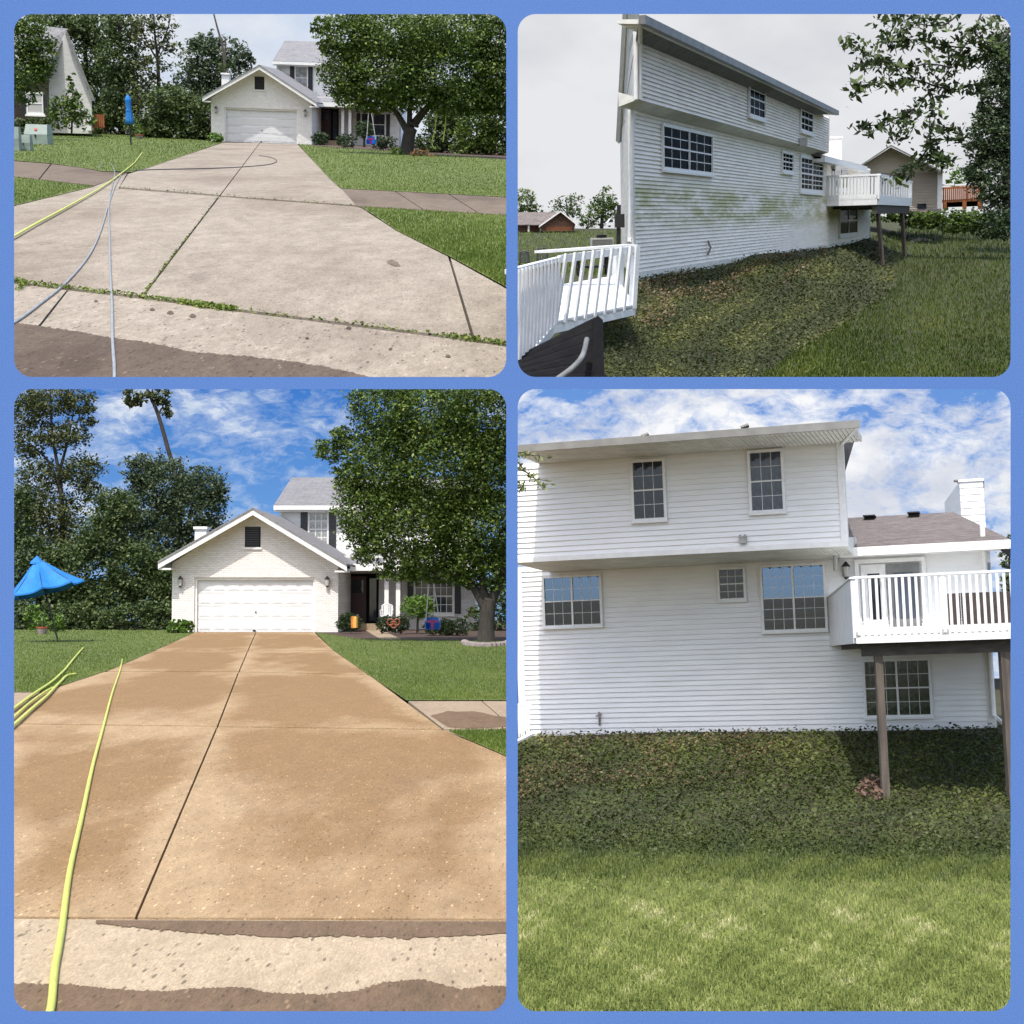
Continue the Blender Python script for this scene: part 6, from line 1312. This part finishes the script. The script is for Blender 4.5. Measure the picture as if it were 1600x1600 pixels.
tree(BL, 'locust_tree', 'tall feathery locust tree at the left edge against blue sky', (97, 985), 74, [([(99, 990), (98, 900), (97, 800), (92, 740), (82, 680), (78, 600)], [6, 5, 4, 3, 2, 1]), ([(95, 770), (75, 720), (40, 690)], [3, 2, .8]), ([(92, 740), (108, 680), (118, 620)], [3, 1.5, .8])],
    [(40, 640, 40, 30), (80, 625, 42, 26), (125, 630, 26, 22), (45, 690, 32, 26), (100, 680, 40, 22), (135, 662, 16, 12), (125, 735, 34, 26), (60, 745, 40, 30), (140, 770, 22, 18), (85, 800, 46, 34), (40, 815, 30, 40), (95, 855, 44, 36)], 20000, 5.2, (f_locust, m_bark_d), spread=.24)
tree(BL, 'broken_tree', 'leaning broken tree trunk with leaf tufts high above the garage', (286, 985), 80, [([(284, 990), (281, 860), (277, 760), (262, 700), (247, 648), (236, 622), (226, 598)], [6, 5, 4, 3.4, 3, 2.6, 2]), ([(282, 800), (282, 745), (281, 716)], [3.5, 2.6, 2.0]), ([(247, 648), (256, 630), (262, 600)], [1.8, 1.2, .8]), ([(236, 622), (215, 622)], [1, .5])],
    [(212, 618, 20, 14), (250, 618, 18, 14), (258, 640, 12, 14), (205, 632, 10, 6)], 950, 6.5, (f_locust, m_bark_d), spread=.25)
tree(BL, 'bushy_tree', 'bushy blue green tree behind the left side of the sunlit garage', (290, 985), 78, [([(290, 990), (292, 850), (300, 790)], [4, 3.5, 2]), ([(291, 860), (260, 790)], [2, 1])],
    [(222, 735, 30, 26), (255, 755, 46, 44), (318, 762, 38, 34), (300, 800, 55, 40), (220, 800, 50, 40), (345, 770, 14, 14), (250, 850, 60, 40), (320, 840, 35, 30), (280, 880, 50, 30)], 30000, 5.0, (f_blue, m_bark_d), spread=.2)
tree(BL, 'understory_tree', 'dense dark understory tree between locust and garage', (190, 986), 72, [([(190, 990), (192, 900)], [4, 3])], [(180, 800, 36, 36), (160, 850, 42, 40), (205, 890, 46, 46), (240, 930, 36, 50), (170, 940, 50, 40), (255, 900, 26, 40)], 30000, 5.2, (f_back, m_bark_d))
tree(BL, 'understory_tree', 'dense dark understory tree behind the open umbrella', (60, 986), 71, [([(60, 990), (60, 900)], [4, 3])], [(40, 880, 40, 50), (100, 900, 46, 50), (55, 945, 48, 36), (120, 950, 45, 36), (30, 800, 22, 40)], 27000, 5.2, (f_back, m_bark_d))
tree(BL, 'far_shrub', 'shadowy shrubs right of the shade tree trunk', (780, 990), 66, [([(782, 992), (782, 960)], [3, 2])], [(782, 950, 26, 44), (790, 890, 22, 40), (750, 970, 24, 26)], 3600, 5.5, (f_back, m_bark_d))
tree(BL, 'undergrowth', 'low dark undergrowth along the foot of the wood edge', (150, 988), 69, [], [(20 + 26 * i, 962 + (i * 7) % 9, 22, 24) for i in range(10)] + [(262, 960, 14, 24)], 9000, 5.5, (f_back, m_bark_d), cat='undergrowth')
T = Thing(BL, 'stone_ring', 'low ring of stones around the foot of the shade tree', 'stones', BL.g(760, 1008))
for i in range(16):
    a = math.pi * (1 + i / 15); g = BL.g(760 + 34 * math.cos(a), 1006 - 5 * math.sin(a), 0); T.add('stone', MB().lathe(g, [(.01, -.02), (.13, .0), (.12, .1), (.05, .14), (.01, .14)], 7), m_pot)

# ------------------------------------------------------------------ trees and neighbour, upper left view
tree(TL, 'shade_tree', 'big dark shade tree standing on the lawn under white sky', (636, 241), 80, [([(634, 246), (636, 232), (640, 208), (648, 190)], [16, 10.5, 9.5, 9]), ([(640, 212), (625, 185), (612, 165)], [6, 4.5, 3]), ([(646, 195), (668, 168), (690, 150)], [7, 5, 3]), ([(640, 205), (640, 175), (642, 150)], [5, 4, 2.5]), ([(612, 168), (580, 162), (550, 160)], [2.5, 1.6, .8])],
    [(545, 55, 46, 36), (620, 50, 75, 40), (710, 50, 70, 40), (770, 60, 35, 50), (540, 110, 40, 40), (610, 110, 70, 50), (700, 110, 80, 55), (770, 120, 35, 50), (560, 150, 40, 20), (640, 150, 55, 24), (720, 155, 55, 26), (500, 40, 16, 14), (512, 70, 14, 14), (590, 168, 26, 10), (775, 160, 28, 24)], 62000, 4.8, (f_tree, m_bark_d), droop=.9, spread=.16)
tree(TL, 'bush', 'dense green bush behind the rope swing right of the trunk', (690, 246), 92, [([(690, 246), (690, 215)], [3, 1.5])], [(672, 226, 26, 20), (700, 205, 32, 38), (715, 180, 28, 30), (690, 190, 24, 26)], 7000, 5, (f_back, m_bark_d), cat='bush')
tree(TL, 'bush', 'tall lighter bush at the right end of the upper lawn', (760, 250), 90, [([(760, 250), (760, 215)], [3, 1.5])], [(745, 205, 34, 40), (775, 190, 30, 40), (780, 225, 28, 28), (740, 235, 34, 16)], 8000, 5, (f_tree, m_bark_d), cat='bush')
shrub(TL, 'flower_clump', 'low flowers and leaves at the foot of the upper shade tree', (640, 234, 676, 250), 78, 500, 4, f_flower, 'flowers')
shrub(TL, 'flower_clump', 'small yellow green plants left of the upper shade tree trunk', (608, 231, 630, 243), 79, 250, 4, f_bright, 'flowers')
tree(TL, 'street_tree', 'near leafy tree at the left edge hiding the neighbour house front', (14, 205), 88, [([(14, 210), (16, 150), (24, 90)], [6, 5, 3])], [(35, 60, 34, 30), (60, 80, 26, 30), (35, 110, 38, 36), (62, 105, 22, 18), (30, 145, 26, 18), (45, 40, 30, 14)], 7500, 5, (f_tree, m_bark_d))
tree(TL, 'wood_tree', 'tall dark tree right behind the neighbour gable', (135, 208), 128, [([(135, 212), (135, 120), (130, 40)], [5, 4, 2])], [(110, 38, 40, 18), (150, 45, 42, 30), (140, 95, 34, 40), (160, 140, 30, 40), (150, 185, 26, 26), (80, 30, 40, 10)], 12000, 5, (f_back, m_bark_d))
tree(TL, 'wood_tree', 'dark tree directly behind the closed umbrella', (190, 210), 124, [([(190, 214), (190, 120), (186, 30)], [5, 4, 2])], [(190, 40, 30, 24), (185, 95, 34, 36), (200, 140, 36, 36), (190, 180, 34, 30), (160, 190, 26, 22)], 11000, 5, (f_back, m_bark_d))
tree(TL, 'locust_tree', 'airy locust tree with open crown against white sky', (248, 215), 122, [([(249, 218), (248, 140), (246, 90), (242, 55), (240, 20)], [3.6, 3, 2.4, 1.6, 1]), ([(246, 95), (225, 55), (220, 25)], [1.6, 1, .5]), ([(246, 85), (262, 45), (266, 25)], [1.5, 1, .5])], [(225, 35, 24, 14), (255, 38, 26, 18), (232, 65, 24, 16), (264, 72, 20, 16), (240, 100, 30, 18), (235, 140, 28, 26), (225, 175, 34, 30)], 3600, 5, (f_locust, m_bark_d), spread=.25)
tree(TL, 'bushy_tree', 'rounded blue green tree behind the overcast garage roof', (345, 222), 120, [([(350, 222), (348, 150), (345, 110)], [3.5, 3, 2])], [(320, 68, 26, 18), (318, 95, 34, 28), (360, 82, 28, 22), (350, 115, 40, 26), (300, 120, 28, 22), (385, 92, 14, 12), (300, 150, 40, 26), (340, 150, 40, 26)], 11000, 5, (f_blue, m_bark_d), spread=.2)
tree(TL, 'understory_tree', 'dark understory thicket left of the overcast garage', (285, 220), 112, [([(285, 222), (285, 190)], [3, 2])], [(265, 165, 36, 30), (300, 180, 36, 32), (250, 195, 34, 20), (290, 205, 40, 16), (220, 200, 26, 16), (318, 200, 20, 20)], 12000, 5, (f_back, m_bark_d))
tree(TL, 'broken_tree', 'bare leaning dead trunk rising into the white sky', (352, 150), 118, [([(352, 150), (351, 100), (347, 70), (340, 45), (332, 14)], [2.4, 2.2, 1.8, 1.4, 1]), ([(351, 100), (352, 75), (352, 58)], [1.8, 1.4, 1])], [(349, 105, 10, 8)], 60, 5, (f_back, m_bark))
tree(TL, 'tall_bush', 'tall loose bush against the neighbour house side wall', (112, 206), 100, [([(112, 208), (113, 160), (114, 130)], [1.5, 1, .5])], [(112, 150, 12, 22), (105, 175, 26, 26), (125, 180, 20, 24), (90, 185, 18, 20), (112, 125, 6, 10)], 2200, 5, (f_tree, m_bark_d))
def neighbour_left():
    Y = 106.0; at = lambda x, y, dy=0: TL.at(x, y, Y + dy); T = Thing(TL, 'neighbour_house', 'neighbour house with pale gable side and brown brick front', 'house', at(100, 207))
    g = [(77, 207), (144, 209), (143, 152), (104, 50), (88, 72), (76, 108)]; m = MB(); m.hexa([at(x, y) for x, y in g], [at(x, y, 14) for x, y in g]); T.add('gable_wall', m, m_siding_grey)
    f = [(10, 206), (77, 207), (76, 108), (10, 104)]; m = MB(); m.hexa([at(x, y, -1.0 + (0.95 if x > 50 else -2)) for x, y in f], [at(x, y, 6) for x, y in f]); T.add('front_wall', m, m_brick_brown)
    r = MB(); r.hexa([at(8, 108, -2.5), at(78, 110, -1.2), at(104, 47, .5), at(30, 38, .5)], [at(8, 105, -2.5), at(78, 106, -1.2), at(106, 45, .5), at(30, 36, .5)]); RF = T.add('roof', r, m_roof_grey)
    T.add('rake_board', MB().hexa([at(104, 46, -.5), at(149, 158, -.5), at(144, 158, -.5), at(102, 54, -.5)], [at(104, 46, 1), at(149, 158, 1), at(144, 158, 1), at(102, 54, 1)]), m_gutter_dark, RF)
    w = MB(); F = Fac(TL, at(45, 206, -2.2), (1, .02)); r = F.rect(47, 147, 70, 176); window(T, F, *r, off=0.5, units=1, panes=False, gl=(m_curtain, m_curtain), cas=.15)
    for a, b in ((36, 45), (71, 78)): q = F.rect(a, 146, b, 177); s = MB(); F.mbox(s, *q, .5, .62); T.add('shutter', s, m_shut)
    T.add('meter_box', MB().box(at(139, 198, -.3), (.35, .3, .5)).tube([at(139, 206, -.2), at(139, 170, -.2)], .06, 6), m_chair)
neighbour_left()
shrub(TL, 'dark_hedge', 'dark low hedge below the brick front of the neighbour house', (20, 184, 84, 206), 98, 1500, 4.5, f_back, 'hedge')
T = Thing(TL, 'wooden_bench', 'orange wooden bench back standing by the neighbour house corner', 'bench', TL.g(156, 209))
g = TL.at(156, 204, 108); k = 108 / FOC
for i in range(5): T.add('slat', MB().box(g + Vector(((-6 + 3 * i) * k, 0, 14 * k)), (2.4 * k, .06, 20 * k)), m_wood_or)
for y in (6, 22): T.add('cross_bar', MB().box(g + Vector((0, .05, y * k)), (16 * k, .07, 2 * k)), m_wood_or)
for x in (-6, 6): T.add('leg', MB().box(g + Vector((x * k, -.2, 1 * k)), (1.5 * k, .1, 8 * k)), m_wood_or)
T.add('seat', MB().box(g + Vector((0, -.35, 5 * k)), (15 * k, .7, 1.6 * k)), m_wood_or)
